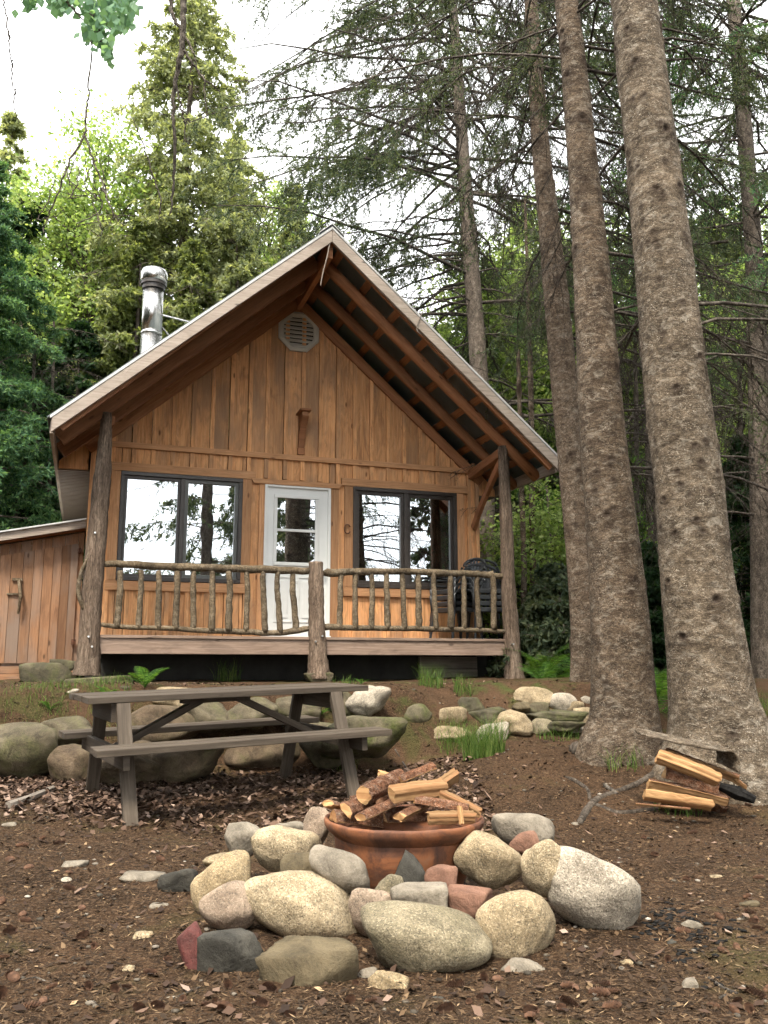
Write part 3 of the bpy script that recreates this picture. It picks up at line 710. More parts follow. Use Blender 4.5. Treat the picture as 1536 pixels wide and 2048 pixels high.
# ================================================================ STONES
def stone(name,label,c,sz,tilt=0,yaw=0,seed=0,mat='tan',p=9,npl=16,sub=4,rough=.035,cat='stone',group=None,pitch=0,flat=None,cuts=None):
    rr=random.Random(seed*7919+13); bm=bmesh.new(); bmesh.ops.create_icosphere(bm,subdivisions=sub,radius=1)
    pl=[]
    for k in range(npl):
        n=Vector((rr.gauss(0,1),rr.gauss(0,1),rr.gauss(0,1))).normalized(); pl.append((n,rr.uniform(.80,1.02)))
    ab=1.3 if p>18 else 1.12
    if p>18: npl=max(npl,9)+2; pl=[(Vector((rr.gauss(0,1),rr.gauss(0,1),rr.gauss(0,.9))).normalized(),rr.uniform(.62,1.0)) for _ in range(npl)]+[(Vector((rr.gauss(0,.15),rr.gauss(0,.15),1)).normalized(),.62),(Vector((0,0,-1)),.7),(Vector((rr.gauss(0,.2),-1,rr.gauss(0,.25))).normalized(),.72)]
    
    if p<=9:
        pl=[]; 
        for k in range(30):
            n=Vector((rr.gauss(0,1),rr.gauss(0,1),rr.gauss(0,1))).normalized(); pl.append((n,rr.uniform(.84,1.02)))
    for ax_ in() if p<=9 else((1,0,0),(-1,0,0),(0,1,0),(0,-1,0),(0,0,1),(0,0,-1)): pl.append((Vector(ax_),ab*rr.uniform(.93,1.0)))
    if cuts:
        for n,h in cuts: pl.append((Vector(n).normalized(),h))
    o3=Vector((rr.random()*50,rr.random()*50,rr.random()*50)); mx=Vector((0,0,0)); mnv=Vector((0,0,0))
    for v in bm.verts:
        d=v.co.normalized(); s=0
        for n,h in pl:
            q=n.dot(d)
            if q>0: s+=(q/h)**p
        r=s**(-1/p)
        r*=1+rough*2.2*mn.noise(d*1.6+o3)+rough*.9*mn.noise(d*4.5+o3)+rough*.35*mn.noise(d*13+o3)
        v.co=d*r
        for a in range(3): mx[a]=max(mx[a],v.co[a]); mnv[a]=min(mnv[a],v.co[a])
    for v in bm.verts:
        v.co=Vector([((v.co[a]-mnv[a])/(mx[a]-mnv[a])-.5)*sz[a] for a in range(3)])
    me=bpy.data.meshes.new(name); bm.to_mesh(me); bm.free()
    # each stone keeps its own patch of the rock texture
    R=Matrix.Rotation(yaw,4,'Z')@Matrix.Rotation(tilt,4,'Y')@Matrix.Rotation(pitch,4,'X')
    me.transform(R); z0=min(v.co.z for v in me.vertices); me.transform(Matrix.Translation((0,0,-z0)))
    o=link(me,name,G[mat],None,True); o.location=Vector(c)+Vector((0,0,z0-.012))
    tag(o,label,cat,group); return o
def spx(box,label,mat,depth=None,asp=None,tilt=0,seed=1,p=9,dy=.8,name='boulder',cat='boulder',group=None,sub=4,rough=.035,npl=16,yaw=0,pitch=0,grow=1.0,cuts=None,push=0):
    x0,y0,x1,y1=box; cx,cy=(x0+x1)/2,(y0+y1)/2
    if depth is None:
        b=ground_hit(cx,y1-2); k=mpp(cx,y1,b.y); ry=.5*dy*((x1-x0)+(y1-y0))/2*k*1.0; depth=b.y+ry*.75+push
    k=mpp(cx,cy,depth); W=(x1-x0)*k; H=(y1-y0)*k; a=abs(tilt)
    c=at(cx,cy,depth); D=dy*(W+H)/2
    # undo the growth that tilting gives to the bounding box
    ca,sa=cos(a),sin(a); den=max(ca*ca-sa*sa,.35)
    w=sqrt(max((W*W*ca*ca-H*H*sa*sa)/den,.5*W*W)); h=sqrt(max((H*H*ca*ca-W*W*sa*sa)/den,.3*H*H))
    if asp: h=H/sqrt(asp*asp*sa*sa+ca*ca); w=asp*h
    # a top seen from above shows its depth: trim the height for low stones
    h=sqrt(max(h*h-(.30*D)**2,.45*h*h))
    return stone(name,label,c,(w*grow,D,h*grow),tilt,yaw,seed,mat,p,npl,sub,rough,cat,group,pitch,cuts=cuts)
R_=radians
FR='boulders and stones ringing the fire bowl'
fs_=[((476,1728,735,1885),'long speckled cream boulder, largest at the front left of the fire ring','cream',dict(tilt=R_(17),seed=1,dy=.75)),
((690,1768,780,1868),'pinkish granite stone wedged right behind the long cream boulder','pink',dict(depth=3.32,seed=2,tilt=R_(20))),
((715,1800,982,1948),'round olive boulder with a dark left face, front centre of the fire ring','olive',dict(seed=3,dy=.8,tilt=R_(8),p=8)),
((958,1775,1104,1918),'block shaped tan boulder at the front right of the fire ring','tan',dict(seed=4,p=8,tilt=R_(-12),asp=1.15)),
((1090,1690,1268,1866),'big pale boulder sloping down at the far right of the fire ring','pale',dict(seed=5,tilt=R_(34),dy=.8,p=7,asp=1.35)),
((1040,1668,1142,1790),'upright pear shaped cream boulder leaning on the big pale one','cream',dict(depth=3.42,seed=6,tilt=R_(4),p=8)),
((910,1663,1048,1772),'tan boulder resting against the right side of the rusty bowl','tan',dict(depth=3.55,seed=7,tilt=R_(24),p=7,asp=1.4)),
((982,1615,1108,1700),'grey weathered boulder behind the right side of the fire bowl','grey',dict(depth=4.02,seed=8,tilt=R_(12))),
((502,1648,655,1742),'cream boulder at the back left of the ring beside the bowl','cream',dict(depth=3.78,seed=9,tilt=R_(8))),
((608,1682,754,1778),'smooth grey tan boulder lying in front of the left of the bowl','grey',dict(depth=3.48,seed=10,tilt=R_(26),p=8,asp=1.7)),
((376,1706,518,1828),'round ochre boulder at the left end of the fire ring','ochre',dict(seed=11,p=7,asp=1.1,tilt=R_(-20))),
((410,1757,520,1858),'pinkish stone between the ochre boulder and the long cream boulder','pink',dict(depth=3.40,seed=12,tilt=R_(-25))),
((512,1868,718,1972),'angular brown grey slab, lowest stone at the front left','slab',dict(seed=13,p=30,npl=5,rough=.015,dy=.7,tilt=R_(3))),
((398,1855,528,1948),'dark angular stone with a rusty top beside the red stone','slate',dict(seed=14,p=28,npl=6,rough=.015,dy=.8)),
((356,1843,425,1942),'red topped angular stone, leftmost at the front of the ring','red',dict(seed=15,p=26,npl=6,rough=.015,tilt=R_(-18))),
((316,1733,395,1790),'flat dark slate poking out left of the ochre boulder','slate',dict(seed=16,p=28,npl=6,rough=.015,tilt=R_(-14))),
((408,1698,495,1735),'flat stone just behind the ochre boulder','tan',dict(depth=3.75,seed=17,p=14)),
((448,1640,525,1708),'low grey stone behind the left end of the ring','grey',dict(depth=4.0,seed=18,p=16)),
((548,1638,622,1680),'low flat grey stone behind the back left cream boulder','grey',dict(depth=4.12,seed=19,p=16)),
((606,1608,662,1690),'white topped pinkish stone touching the left rim of the bowl','pink',dict(depth=3.95,seed=20)),
((780,1756,895,1822),'smooth rounded grey block in the gap before the bowl','grey',dict(depth=3.28,seed=21,p=18,npl=9,rough=.015)),
((748,1740,810,1810),'small greenish stone left of the smooth grey block','olive',dict(depth=3.37,seed=22,p=12,tilt=R_(18))),
((793,1708,855,1775),'dark upright slate shard against the front of the bowl','slate',dict(depth=3.42,seed=23,p=26,npl=6,tilt=R_(25))),
((848,1726,916,1798),'rusty brown angular stone right of the slate shard','rufous',dict(depth=3.40,seed=24,p=26,npl=7,rough=.015)),
((888,1762,990,1832),'flat reddish brown stone between the grey block and the tan boulder','rufous',dict(depth=3.30,seed=25,p=24,npl=7,rough=.015,tilt=R_(-6))),
((998,1910,1090,1950),'flat grey stone peeking out under the front right boulder','grey',dict(seed=26,p=16)),
((714,1928,756,1958),'small grey green stone between the slab and the olive boulder','grey',dict(seed=27,p=14,sub=3)),
((736,1938,824,1984),'yellowish wedge shaped rock flake in front of the olive boulder','ochre',dict(seed=28,p=26,npl=6,rough=.01,tilt=R_(14))),
((1088,1856,1118,1915),'narrow tan stone wedged between the two right hand boulders','tan',dict(depth=3.3,seed=29,sub=3)),
((1015,1655,1085,1712),'small brown stone between the grey boulder and the tan boulder','rufous',dict(depth=3.78,seed=30,p=16,sub=3)),
((560,1700,640,1790),'brown stone hidden low between the left boulders','slab',dict(depth=3.55,seed=31,p=12)),
]
for b,l,m,k in fs_: spx(b,l,m,group=FR,**k)
WG='boulders of the low retaining wall'
ws_=[((-70,1438,128,1562),'large dark mossy boulder at the left end of the retaining wall','wall',dict(seed=41,rough=.05)),
((80,1428,188,1492),'grey green boulder on top of the wall, left of the picnic table','wall',dict(depth=7.55,seed=42,tilt=R_(-6))),
((100,1484,195,1562),'dark brown boulder low in the wall left of the table','wallbrown',dict(seed=43)),
((200,1478,325,1572),'tan stump shaped boulder behind the left table leg','wallbrown',dict(seed=44)),
((250,1402,405,1485),'large brown boulder in the wall above the far bench','wallbrown',dict(depth=7.75,seed=45,tilt=R_(8))),
((305,1368,412,1415),'flat tan boulder on the bank above the left of the table','tan',dict(depth=8.05,seed=46)),
((368,1400,462,1462),'olive boulder seen between the table braces on the left','wall',dict(depth=7.8,seed=47)),
((446,1390,562,1455),'rounded mossy green boulder seen under the middle of the tabletop','wall',dict(depth=7.8,seed=48,tilt=R_(-8))),
((552,1388,640,1446),'greenish boulder just left of the right hand table legs','wall',dict(depth=7.85,seed=49)),
((255,1470,450,1565),'big brown boulder at the foot of the wall behind the near bench','wallbrown',dict(seed=50)),
((455,1462,612,1545),'dark tan boulder at the foot of the wall behind the middle of the bench','wallbrown',dict(seed=51)),
((600,1440,690,1530),'shaded boulder at the wall foot behind the right table legs','wall',dict(depth=7.7,seed=52)),
((692,1366,780,1428),'pale round boulder just past the right end of the tabletop','pale',dict(depth=7.9,seed=53,p=7)),
((655,1372,712,1425),'mossy stone behind the right end of the tabletop','wall',dict(depth=8.0,seed=54)),
((645,1425,812,1515),'big moss covered boulder past the right end of the near bench','mossy',dict(seed=55,depth=7.45)),
((804,1403,862,1448),'round mossy cobble alone on the bank right of the table','mossy',dict(seed=56,p=7,sub=3)),
((876,1409,930,1447),'angular tan cobble right of the round mossy one','tan',dict(seed=57,p=16,sub=3)),
((908,1390,974,1424),'dark mossy slate block on the upper bank','mossslate',dict(seed=58,p=28,npl=6)),
((928,1412,1012,1448),'flat dark slate lying against the large tan boulder','mossslate',dict(seed=59,p=24,npl=6,tilt=R_(-8))),
((988,1415,1062,1472),'large tan boulder in the middle of the right hand stone pile','tan',dict(seed=60)),
((953,1440,1017,1484),'pale grey boulder beside the tall grass tuft','pale',dict(seed=61)),
((868,1447,948,1484),'low flat tan boulder behind the grass','tan',dict(seed=62,p=14)),
((1056,1430,1108,1470),'greenish tan boulder low in the right hand stone pile','olive',dict(seed=63,sub=3)),
((1020,1369,1104,1412),'wide tan boulder capping the right hand stone pile','tan',dict(depth=8.5,seed=64,p=12)),
((1098,1382,1152,1422),'pale round cobble on the stone pile, right of the capping boulder','pale',dict(depth=8.42,seed=65,p=7,sub=3)),
((1158,1387,1198,1422),'pale cobble touching the second spruce trunk','pale',dict(depth=8.5,seed=66,sub=3)),
((1143,1374,1170,1398),'small pale cobble between the two pale ones','pale',dict(depth=8.62,seed=67,sub=3)),
((1166,1375,1198,1398),'small brown grey stone at the very back of the stone pile','grey',dict(depth=8.72,seed=68,sub=3,p=14)),
((1100,1370,1136,1392),'flat pinkish stone behind the pale round cobble','pink',dict(depth=8.72,seed=69,sub=3,p=14)),
((1040,1412,1172,1442),'long dark mossy slate in the stone pile','mossslate',dict(depth=8.3,seed=70,p=22,npl=6)),
((1148,1411,1200,1450),'tan stone in the pile against the second trunk','tan',dict(depth=8.25,seed=71,sub=3,p=14)),
((1090,1436,1168,1458),'flat green slate at the bottom of the stone pile','mossslate',dict(depth=8.1,seed=72,p=22,npl=6)),
((1026,1400,1062,1420),'small dark stone under the capping boulder on the left','slab',dict(depth=8.3,seed=73,sub=3)),
((1054,1400,1094,1422),'small green stone under the capping boulder','wall',dict(depth=8.3,seed=74,sub=3)),
((1132,1444,1168,1464),'small grey stone at the foot of the pile by the trunk roots','grey',dict(seed=75,sub=3)),
((1130,1398,1165,1420),'small tan stone under the pale cobbles','tan',dict(depth=8.4,seed=76,sub=3)),
]
for b,l,m,k in ws_: spx((b[0]-3,b[1],b[2]+3,b[3]+4),l,m,group=WG,**{'dy':.9,'p':13,'rough':.055,'npl':15,**k})
# base stones under the cabin posts and the shed
def onground(u,off,z0=None):
    P=O0+U*u+NN*off; return Vector((P.x,P.y,g1(P.x,P.y)))
def slabat(label,box,depth,mat,**k): return spx(box,label,mat,depth=depth,cat='stone',name='base_stone',**k)
slabat('squared mossy footing stone under the middle railing post',(606,1340,668,1372),O0.y-1.22,'wall',p=24,npl=4,seed=81)
slabat('flat mossy footing stone under the left porch post',(135,1346,262,1384),loc(175,1350,-1.25) and (O0+U*-2.6+NN*-1.25).y,'mossy',p=16,npl=6,seed=82)
slabat('squared footing stone under the right porch post',(1012,1358,1072,1378),(O0+U*2.62+NN*-1.25).y,'wall',p=24,npl=4,seed=83)
slabat('dark half round slab propped before the shed',(42,1322,150,1374),10.1,'mossslate',p=20,npl=5,seed=84,dy=.4)
slabat('small dark block on the slab before the shed door',(100,1316,158,1340),10.2,'mossslate',p=24,npl=5,seed=85,dy=.5,sub=3)
# loose stones on the forest floor
LS=[((245,1736,330,1766),'grey'),((125,1715,175,1735),'grey'),((113,1750,142,1766),'pale'),((300,1800,338,1818),'grey'),((268,1857,306,1882),'tan'),((270,1826,290,1838),'pale'),
((245,1924,270,1946),'tan'),((140,1998,198,2018),'slab'),((1360,1832,1402,1858),'grey'),((1327,1810,1352,1824),'slate'),((1240,1912,1265,1930),'ochre'),((1360,1950,1400,1980),'grey'),
((1420,1838,1450,1850),'pale'),((1418,1928,1448,1940),'pale'),((1188,1958,1206,1974),'tan'),((1330,1872,1360,1892),'slate'),((862,1985,890,2004),'slate'),((945,1990,975,2010),'tan'),
((728,2028,785,2046),'grey'),((1418,1744,1455,1758),'tan'),((1232,1718,1250,1728),'pale'),((1470,1828,1500,1842),'grey'),((1375,2030,1410,2046),'slate'),((5,1640,35,1655),'grey'),
((1135,1640,1160,1652),'grey'),((1200,1560,1238,1570),'grey'),((135,1374,160,1386),'pale'),((240,1368,268,1384),'wall'),((1480,1795,1520,1815),'slab'),((590,2008,620,2024),'grey'),((330,1985,360,2000),'pale'),((1090,1995,1130,2012),'pink')]
for i_,(b,m) in enumerate(LS):
    spx(b,'small flat loose stone lying on the brown forest floor',m,name='loose_stone',cat='stone',group='small loose stones on the forest floor',seed=100+i_,p=16,npl=8,sub=3,dy=1.0)
# ================================================================ PICNIC TABLE
tc=Vector((-1.21,6.50,g1(-1.65,5.58)*.5)); tb=empty('picnic_table',(tc.x,tc.y,-.005),label='weathered grey wooden picnic table with two attached benches',cat='picnic table')
tb.rotation_mode='XYZ'; tb.rotation_euler=(R_(1.0),R_(-1.7),R_(28.5)); tb.location.z=.03
def planks(name,x0,x1,ys,w,z,th,par):
    b=MB()
    for y in ys: b.box(((x0+x1)/2+jit(.012),y,z+jit(.0015)),(x1-x0,w,th),M=Matrix.Rotation(jit(.004),3,'Z'),ax=0)
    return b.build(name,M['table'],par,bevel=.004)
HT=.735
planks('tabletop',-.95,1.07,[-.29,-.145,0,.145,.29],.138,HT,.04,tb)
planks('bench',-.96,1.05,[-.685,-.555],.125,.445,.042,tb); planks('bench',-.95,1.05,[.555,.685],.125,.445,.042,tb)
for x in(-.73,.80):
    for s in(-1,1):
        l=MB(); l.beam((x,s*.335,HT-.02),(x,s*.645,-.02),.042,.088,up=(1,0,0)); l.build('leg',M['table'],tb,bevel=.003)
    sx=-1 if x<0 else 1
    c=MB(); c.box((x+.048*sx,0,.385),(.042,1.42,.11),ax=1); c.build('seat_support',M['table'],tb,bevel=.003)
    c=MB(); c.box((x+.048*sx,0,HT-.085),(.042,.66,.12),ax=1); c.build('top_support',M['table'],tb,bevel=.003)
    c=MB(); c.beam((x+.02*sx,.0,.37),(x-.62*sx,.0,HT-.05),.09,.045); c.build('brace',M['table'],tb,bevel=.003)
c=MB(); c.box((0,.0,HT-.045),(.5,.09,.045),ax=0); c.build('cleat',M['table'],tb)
# ================================================================ FIRE BOWL
KD=3.78; kc=at(808,1637,KD); kx,ky=kc.x,kc.y; KR=.325; KZ=.335
bowl=empty('fire_bowl',(kx,ky,0),label='rusty iron bowl with a rolled rim inside the ring of boulders',cat='fire bowl')
def lathe(prof,seg=72,mat='rust',name='body',wob=0,par=None):
    V=[];Fc=[]
    for k in range(seg):
        a=2*pi*k/seg
        for j,(r,z) in enumerate(prof):
            q=r*(1+wob*mn.noise(Vector((cos(a)*2,sin(a)*2,z*3)))); V.append((q*cos(a),q*sin(a),z+wob*.3*mn.noise(Vector((cos(a)*3,sin(a)*3,5)))))
    n=len(prof)
    for k in range(seg):
        for j in range(n-1):
            a=k*n+j; b=((k+1)%seg)*n+j; Fc.append((a,b,b+1,a+1))
    return npmesh(name,V,Fc,M[mat],par,smooth=True)
lathe([(.02,.0),(.17,.0),(.225,.05),(.262,.13),(.282,.22),(.288,.272),(.283,.276),(.27,.22),(.25,.13),(.21,.06),(.02,.03)],par=bowl,wob=.01)
lathe([(.289,.270),(.300,.280),(.318,.296),(.328,.312),(.331,.328),(.328,.336),(.320,.338),(.312,.333),(.304,.318),(.290,.298),(.280,.276)],name='rim',par=bowl,wob=.012)
# ash filling
ab=MB(); ab.tube([(kx,ky,.20),(kx,ky,.235)],.27,24); o=ab.build('ash_bed',M['charcoal']); tag(o,'dark ash and char under the wood inside the rusty bowl','ash'); 
# ---- split wood
def splitlog(label,p0,p1,r,ang,roll,group,bare=False,seed=0,parent=None,name='firewood',cat='firewood'):
    """wedge of split wood from p0 to p1: arc side is bark, flat sides and ends are pale wood"""
    rr=random.Random(seed); p0=Vector(p0);p1=Vector(p1); ax_=(p1-p0); L=ax_.length; ax_.normalize()
    n=5; arc=[(r*cos(a),r*sin(a)) for a in [(-ang/2+ang*k/(n-1)) for k in range(n)]]
    sh=r*.42; prof=[(x-sh*1.1,y) for x,y in arc]; apx=(-sh*1.1+rr.uniform(-.06,.1)*r,rr.uniform(-.12,.12)*r); J=lambda a,b,t:(a[0]*(1-t)+b[0]*t+rr.uniform(-.07,.07)*r,a[1]*(1-t)+b[1]*t+rr.uniform(-.07,.07)*r)
    pe,ps=prof[-1],prof[0]; prof=prof+[J(pe,apx,t) for t in(.25,.5,.75)]+[apx]+[J(apx,ps,t) for t in(.25,.5,.75)]
    if ang>3.3: prof=[(r*q_*cos(2*pi*k/16),r*q_*sin(2*pi*k/16)) for k,q_ in [(k,rr.uniform(.86,1.08)) for k in range(16)]]
    m=len(prof); rings=14; b=MB(); up=Vector((0,0,1)) if abs(ax_.z)<.9 else Vector((1,0,0))
    y=up.cross(ax_).normalized(); z=ax_.cross(y); rng_=[]
    w1=[rr.uniform(-.08,.08) for _ in range(m)]
    for i in range(rings):
        t=i/(rings-1); s=1+.10*mn.noise(Vector((t*2,seed*3.1,0))); bend=.05*r*sin(t*pi)*rr.choice((1,1)); 
        for k,(a,c) in enumerate(prof):
            q=s*(1+.10*mn.noise(Vector((t*5,k*1.7,seed*2.3)))+.07*rr.uniform(-1,1)+w1[k]*(t-.5))
            ca,sa=cos(roll+.12*t),sin(roll+.12*t); X_=(a*ca-c*sa)*q; Y_=(a*sa+c*ca)*q
            e=0
            if i in(0,rings-1): e=(1 if i else -1)*rr.uniform(-.05,.06)*r*3
            b.v.append(tuple(p0+ax_*(L*t+e)+y*X_+z*(Y_+bend)))
    R0=rr.random()
    nb=n-1 if ang<=3.3 else m
    for i in range(rings-1):
        for k in range(m):
            k2=(k+1)%m; b.f.append((i*m+k,i*m+k2,(i+1)*m+k2,(i+1)*m+k)); d=r*.6
            b.uv+=[(L*i/(rings-1),k*d),(L*i/(rings-1),(k+1)*d),(L*(i+1)/(rings-1),(k+1)*d),(L*(i+1)/(rings-1),k*d)]
            b.r.append(R0); b.m.append(1 if (k<nb and not bare) else 0)
    for e,idx in((0,list(range(m))[::-1]),(1,[(rings-1)*m+k for k in range(m)])):
        b.f.append(tuple(idx)); b.uv+=[(b.v[q][0]*.5,b.v[q][2]) for q in idx]; b.r.append(min(1,R0+.2)); b.m.append(0)
    o=b.build(name,[M['split'],M['logbark']],parent); bv=o.modifiers.new('Bevel','BEVEL'); bv.width=.003; bv.segments=1
    tag(o,label,cat,group); return o
FG='split firewood heaped in the rusty bowl'
def fw(label,a,da,b,db,w,ang=2.0,roll=0,bare=False,seed=0,group=FG,name='firewood'):
    P0=at(*a,da);P1=at(*b,db); return splitlog(label,P0,P1,w*mpp(*a,da)*.5*1.32,ang,roll,group,bare,seed,name=name)
fw('pale split log lying across the front of the heap, its cut end to the left',(785,1588),3.68,(890,1574),3.82,36,2.0,R_(330),seed=1)
fw('split log behind the front one, its pale face tipped up to the right',(858,1592),3.86,(915,1548),3.95,30,1.8,R_(350),seed=2)
fw('long pale split log slanting down to the right rim',(878,1584),3.80,(960,1626),3.72,22,1.8,R_(320),seed=3)
fw('dark sided split log with its pale end facing front left',(722,1636),3.62,(806,1598),3.86,30,2.1,R_(95),seed=4)
fw('short pale split log pointing at the viewer in the middle of the heap',(800,1636),3.60,(852,1610),3.84,30,1.9,R_(80),seed=5)
fw('round bark covered log with ringed end at the upper left',(728,1590),3.74,(800,1556),3.98,30,6.0,0,seed=6)
fw('small pale split piece at the top left of the heap',(758,1546),3.95,(800,1560),4.0,18,1.8,R_(330),seed=7)
fw('reddish bark slab at the very top of the heap',(800,1560),3.9,(866,1532),4.0,22,2.2,R_(100),seed=8)
fw('brown stub at the left rim of the bowl',(655,1608),3.74,(686,1618),3.86,28,2.2,R_(90),seed=9)
fw('short log with a thin pale edge near the left rim',(692,1620),3.66,(742,1606),3.88,32,2.6,R_(140),seed=10)
fw('low pale log just inside the right front rim',(856,1636),3.58,(950,1634),3.66,26,2.0,R_(340),seed=11)
fw('torn strip of wood standing inside the right rim',(919,1612),3.62,(923,1648),3.60,11,1.8,R_(0),True,seed=12)
fw('shaggy barked log across the right of the heap',(830,1598),3.74,(938,1616),3.72,24,3.0,R_(90),seed=13)
fw('charred dark log low in the left of the bowl',(668,1630),3.72,(760,1640),3.8,34,3.2,R_(90),seed=14)
fw('dark bark log buried in the middle of the bowl',(770,1630),3.85,(900,1622),3.9,38,3.2,R_(90),seed=15)
fw('bark log behind the heap at the right',(800,1590),4.0,(890,1570),4.02,34,3.2,R_(90),seed=16)
fw('bark log behind the heap at the left',(700,1605),3.98,(800,1590),4.02,36,3.2,R_(90),seed=17)
# ================================================================ FIREWOOD STACK BY THE TREE
SG='split firewood stacked at the foot of the large spruce'
D=5.55
fw('pale faced split log, upper front of the small stack',(1316,1513),D,(1436,1560),D-.02,30,2.0,R_(20),seed=21,group=SG)
fw('orange brown split log right behind the upper pale one',(1330,1507),D+.15,(1474,1560),D+.10,30,2.0,R_(60),seed=22,group=SG)
fw('split log with a dark barked underside, second from the ground',(1296,1570),D+.10,(1450,1604),D+.05,34,2.1,R_(60),seed=23,group=SG)
fw('pale split log lying on the ground at the front of the stack',(1288,1590),D-.05,(1424,1612),D-.08,28,2.0,R_(30),seed=24,group=SG)
fw('thin reddish strip of wood under the front log',(1272,1608),D-.05,(1380,1618),D-.1,8,2.0,R_(80),seed=25,group=SG)
fw('short broken orange stub at the right end of the stack',(1466,1560),D+.1,(1492,1578),D+.05,18,2.0,R_(40),seed=26,group=SG)
fw('dark barked log in the shadowed middle of the stack',(1330,1545),D+.18,(1440,1580),D+.16,34,3.3,R_(90),seed=27,group=SG)
fw('barked log at the back of the stack',(1320,1590),D+.25,(1450,1600),D+.22,40,6.0,R_(90),seed=28,group=SG)
cl=MB(); P=[at(1440,1572,D+.1),at(1475,1586,D+.05),at(1510,1600,D+.02)]; cl.tube(P,[.025,.038,.025],8,.25); o=cl.build('charred_log',M['charcoal'],smooth=False); tag(o,'charred blue black log end lying right of the firewood stack','firewood')
# curved sheet of bark on top
Vb=[];Fb=[];nb_=26;mb=9
top=[(1293,1474),(1330,1480),(1370,1487),(1410,1495),(1440,1500),(1458,1500),(1470,1507),(1477,1524),(1477,1546)]
from itertools import product
P,_=dens([at(x,y,D) for x,y in top],[1]*len(top),nb_)
for i_ in range(nb_):
    for j in range(mb):
        q=P[i_]+Vector((-.03*j/mb*2,.22*(j/(mb-1))-.03,.045*(j/(mb-1))+.006*mn.noise(Vector((i_*.3,j*.6,0)))))
        if i_<5: q+=Vector((.02*(abs(j-4)/4.)**2*(5-i_)*.4,0,0))
        Vb.append(q)
for i_ in range(nb_-1):
    for j in range(mb-1): a=i_*mb+j; Fb.append((a,a+mb,a+mb+1,a+1))
bs=npmesh('bark_sheet',[tuple(v) for v in Vb],Fb,[M['bark'],M['split']],smooth=True); so_=bs.modifiers.new('Solidify','SOLIDIFY'); so_.thickness=.010; so_.offset=-1; so_.material_offset=0
tag(bs,'curled sheet of bark laid over the firewood stack as a cover','bark')
M['rootbark']=bark('root_bark',(.03,.024,.018),(.075,.06,.047),(.14,.118,.095),mask=False,fl=.15)
# ================================================================ EXPOSED ROOTS
def root(label,pts,dz=0):
    b=MB(); P=[];R=[]
    for x,y,w in pts:
        q=ground_hit(x,y); q.z+=w*mpp(x,y,q.y)*.02; P.append(q); R.append(w*mpp(x,y,q.y)*.5)
    P,R=dens(P,R,len(pts)*5); b.tube(P,R,12,.12); o=b.build('tree_root',M['rootbark'],smooth=True); tag(o,label,'root','tree roots exposed in the forest floor')
root('thick grey root curving across the floor left of the firewood',[(1158,1648,12),(1172,1625,17),(1195,1600,15),(1235,1584,12),(1275,1568,12),(1310,1548,16)])
root('thin grey root running right from the thick root',[(1195,1612,12),(1230,1626,12),(1275,1624,11),(1320,1618,9)])
root('mounded root bark at the foot of the second trunk',[(1150,1500,30),(1180,1510,50),(1215,1520,46),(1245,1530,24)])
root('slim root crossing the bank left of the second trunk',[(1130,1555,7),(1150,1562,9),(1175,1580,8),(1180,1600,6)])
def fallen(label,pts,mat='twig'):
    b=MB(); P=[];R=[]
    for x,y,w in pts:
        q=ground_hit(x,y); q.z+=w*mpp(x,y,q.y)*.4; P.append(q); R.append(w*mpp(x,y,q.y)*.5)
    b.tube(P,R,7,.12); o=b.build('fallen_stick',M[mat]); tag(o,label,'stick','fallen sticks on the forest floor')
fallen('grey flat stick lying in dead leaves at the far left',[(15,1618,16),(60,1602,15),(105,1582,12)],'greywood')
fallen('thin forked stick leaning on the bank above the bowl',[(790,1500,4),(805,1525,4),(815,1540,3)])
fallen('brown stick near the charcoal at the lower right',[(1418,1958,6),(1445,1978,7),(1475,1990,6)])
fallen('pale thin stick at the bottom right corner',[(1440,1998,6),(1475,1982,5)])
fallen('long thin stick at the bottom left of the floor',[(300,2030,4),(345,2000,5),(400,1975,3)])
fallen('dark stick at the bottom left edge',[(10,1968,4),(70,1958,6),(140,1985,5)])
fallen('thin curved stick below the slab stone',[(640,1958,3),(690,1962,4),(735,1950,3)])
fallen('broken stick lying right of the fire ring',[(1210,1575,9),(1235,1590,6)])
# ================================================================ GROUND LITTER
def scatter_pts(n,x0,x1,y0,y1,pw=1.):
    x=rng.uniform(x0,x1,n); y=y0+(y1-y0)*rng.random(n)**pw; return x,y
def in_view(x,y,m=1.15): return np.abs(x)<(y*.44*m+.3)
def flatcards(x,y,ln,wd,lift,tilt,fold=.2,z=None):
    n=len(x); z=gz(x,y)+lift if z is None else z
    a=rng.random(n)*2*pi; tx=rng.normal(0,tilt,n); ty=rng.normal(0,tilt,n)
    u=np.stack([np.cos(a),np.sin(a),tx],1); w=np.stack([-np.sin(a),np.cos(a),ty],1); c=np.stack([x,y,z],1)
    cr=fold*ln[:,None]*np.array([0,0,1])
    v=np.stack([c-u*ln[:,None]/2,c+w*wd[:,None]/2+cr*.5*rng.random((n,1)),c+u*ln[:,None]/2+cr*rng.random((n,1)),c-w*wd[:,None]/2+cr*.5*rng.random((n,1))],1)
    f=np.arange(n*4).reshape(n,4); return v.reshape(-1,3),f
def litter_obj(name,x,y,ln,wd,lift,tilt,mat,label,cat,fold=.2,r=None):
    v,f=flatcards(x,y,ln,wd,lift,tilt,fold); n=len(x)
    o=npmesh(name,v,f,M[mat],rnd=(rng.random(n) if r is None else r)); tag(o,label,cat,kind='stuff'); return o
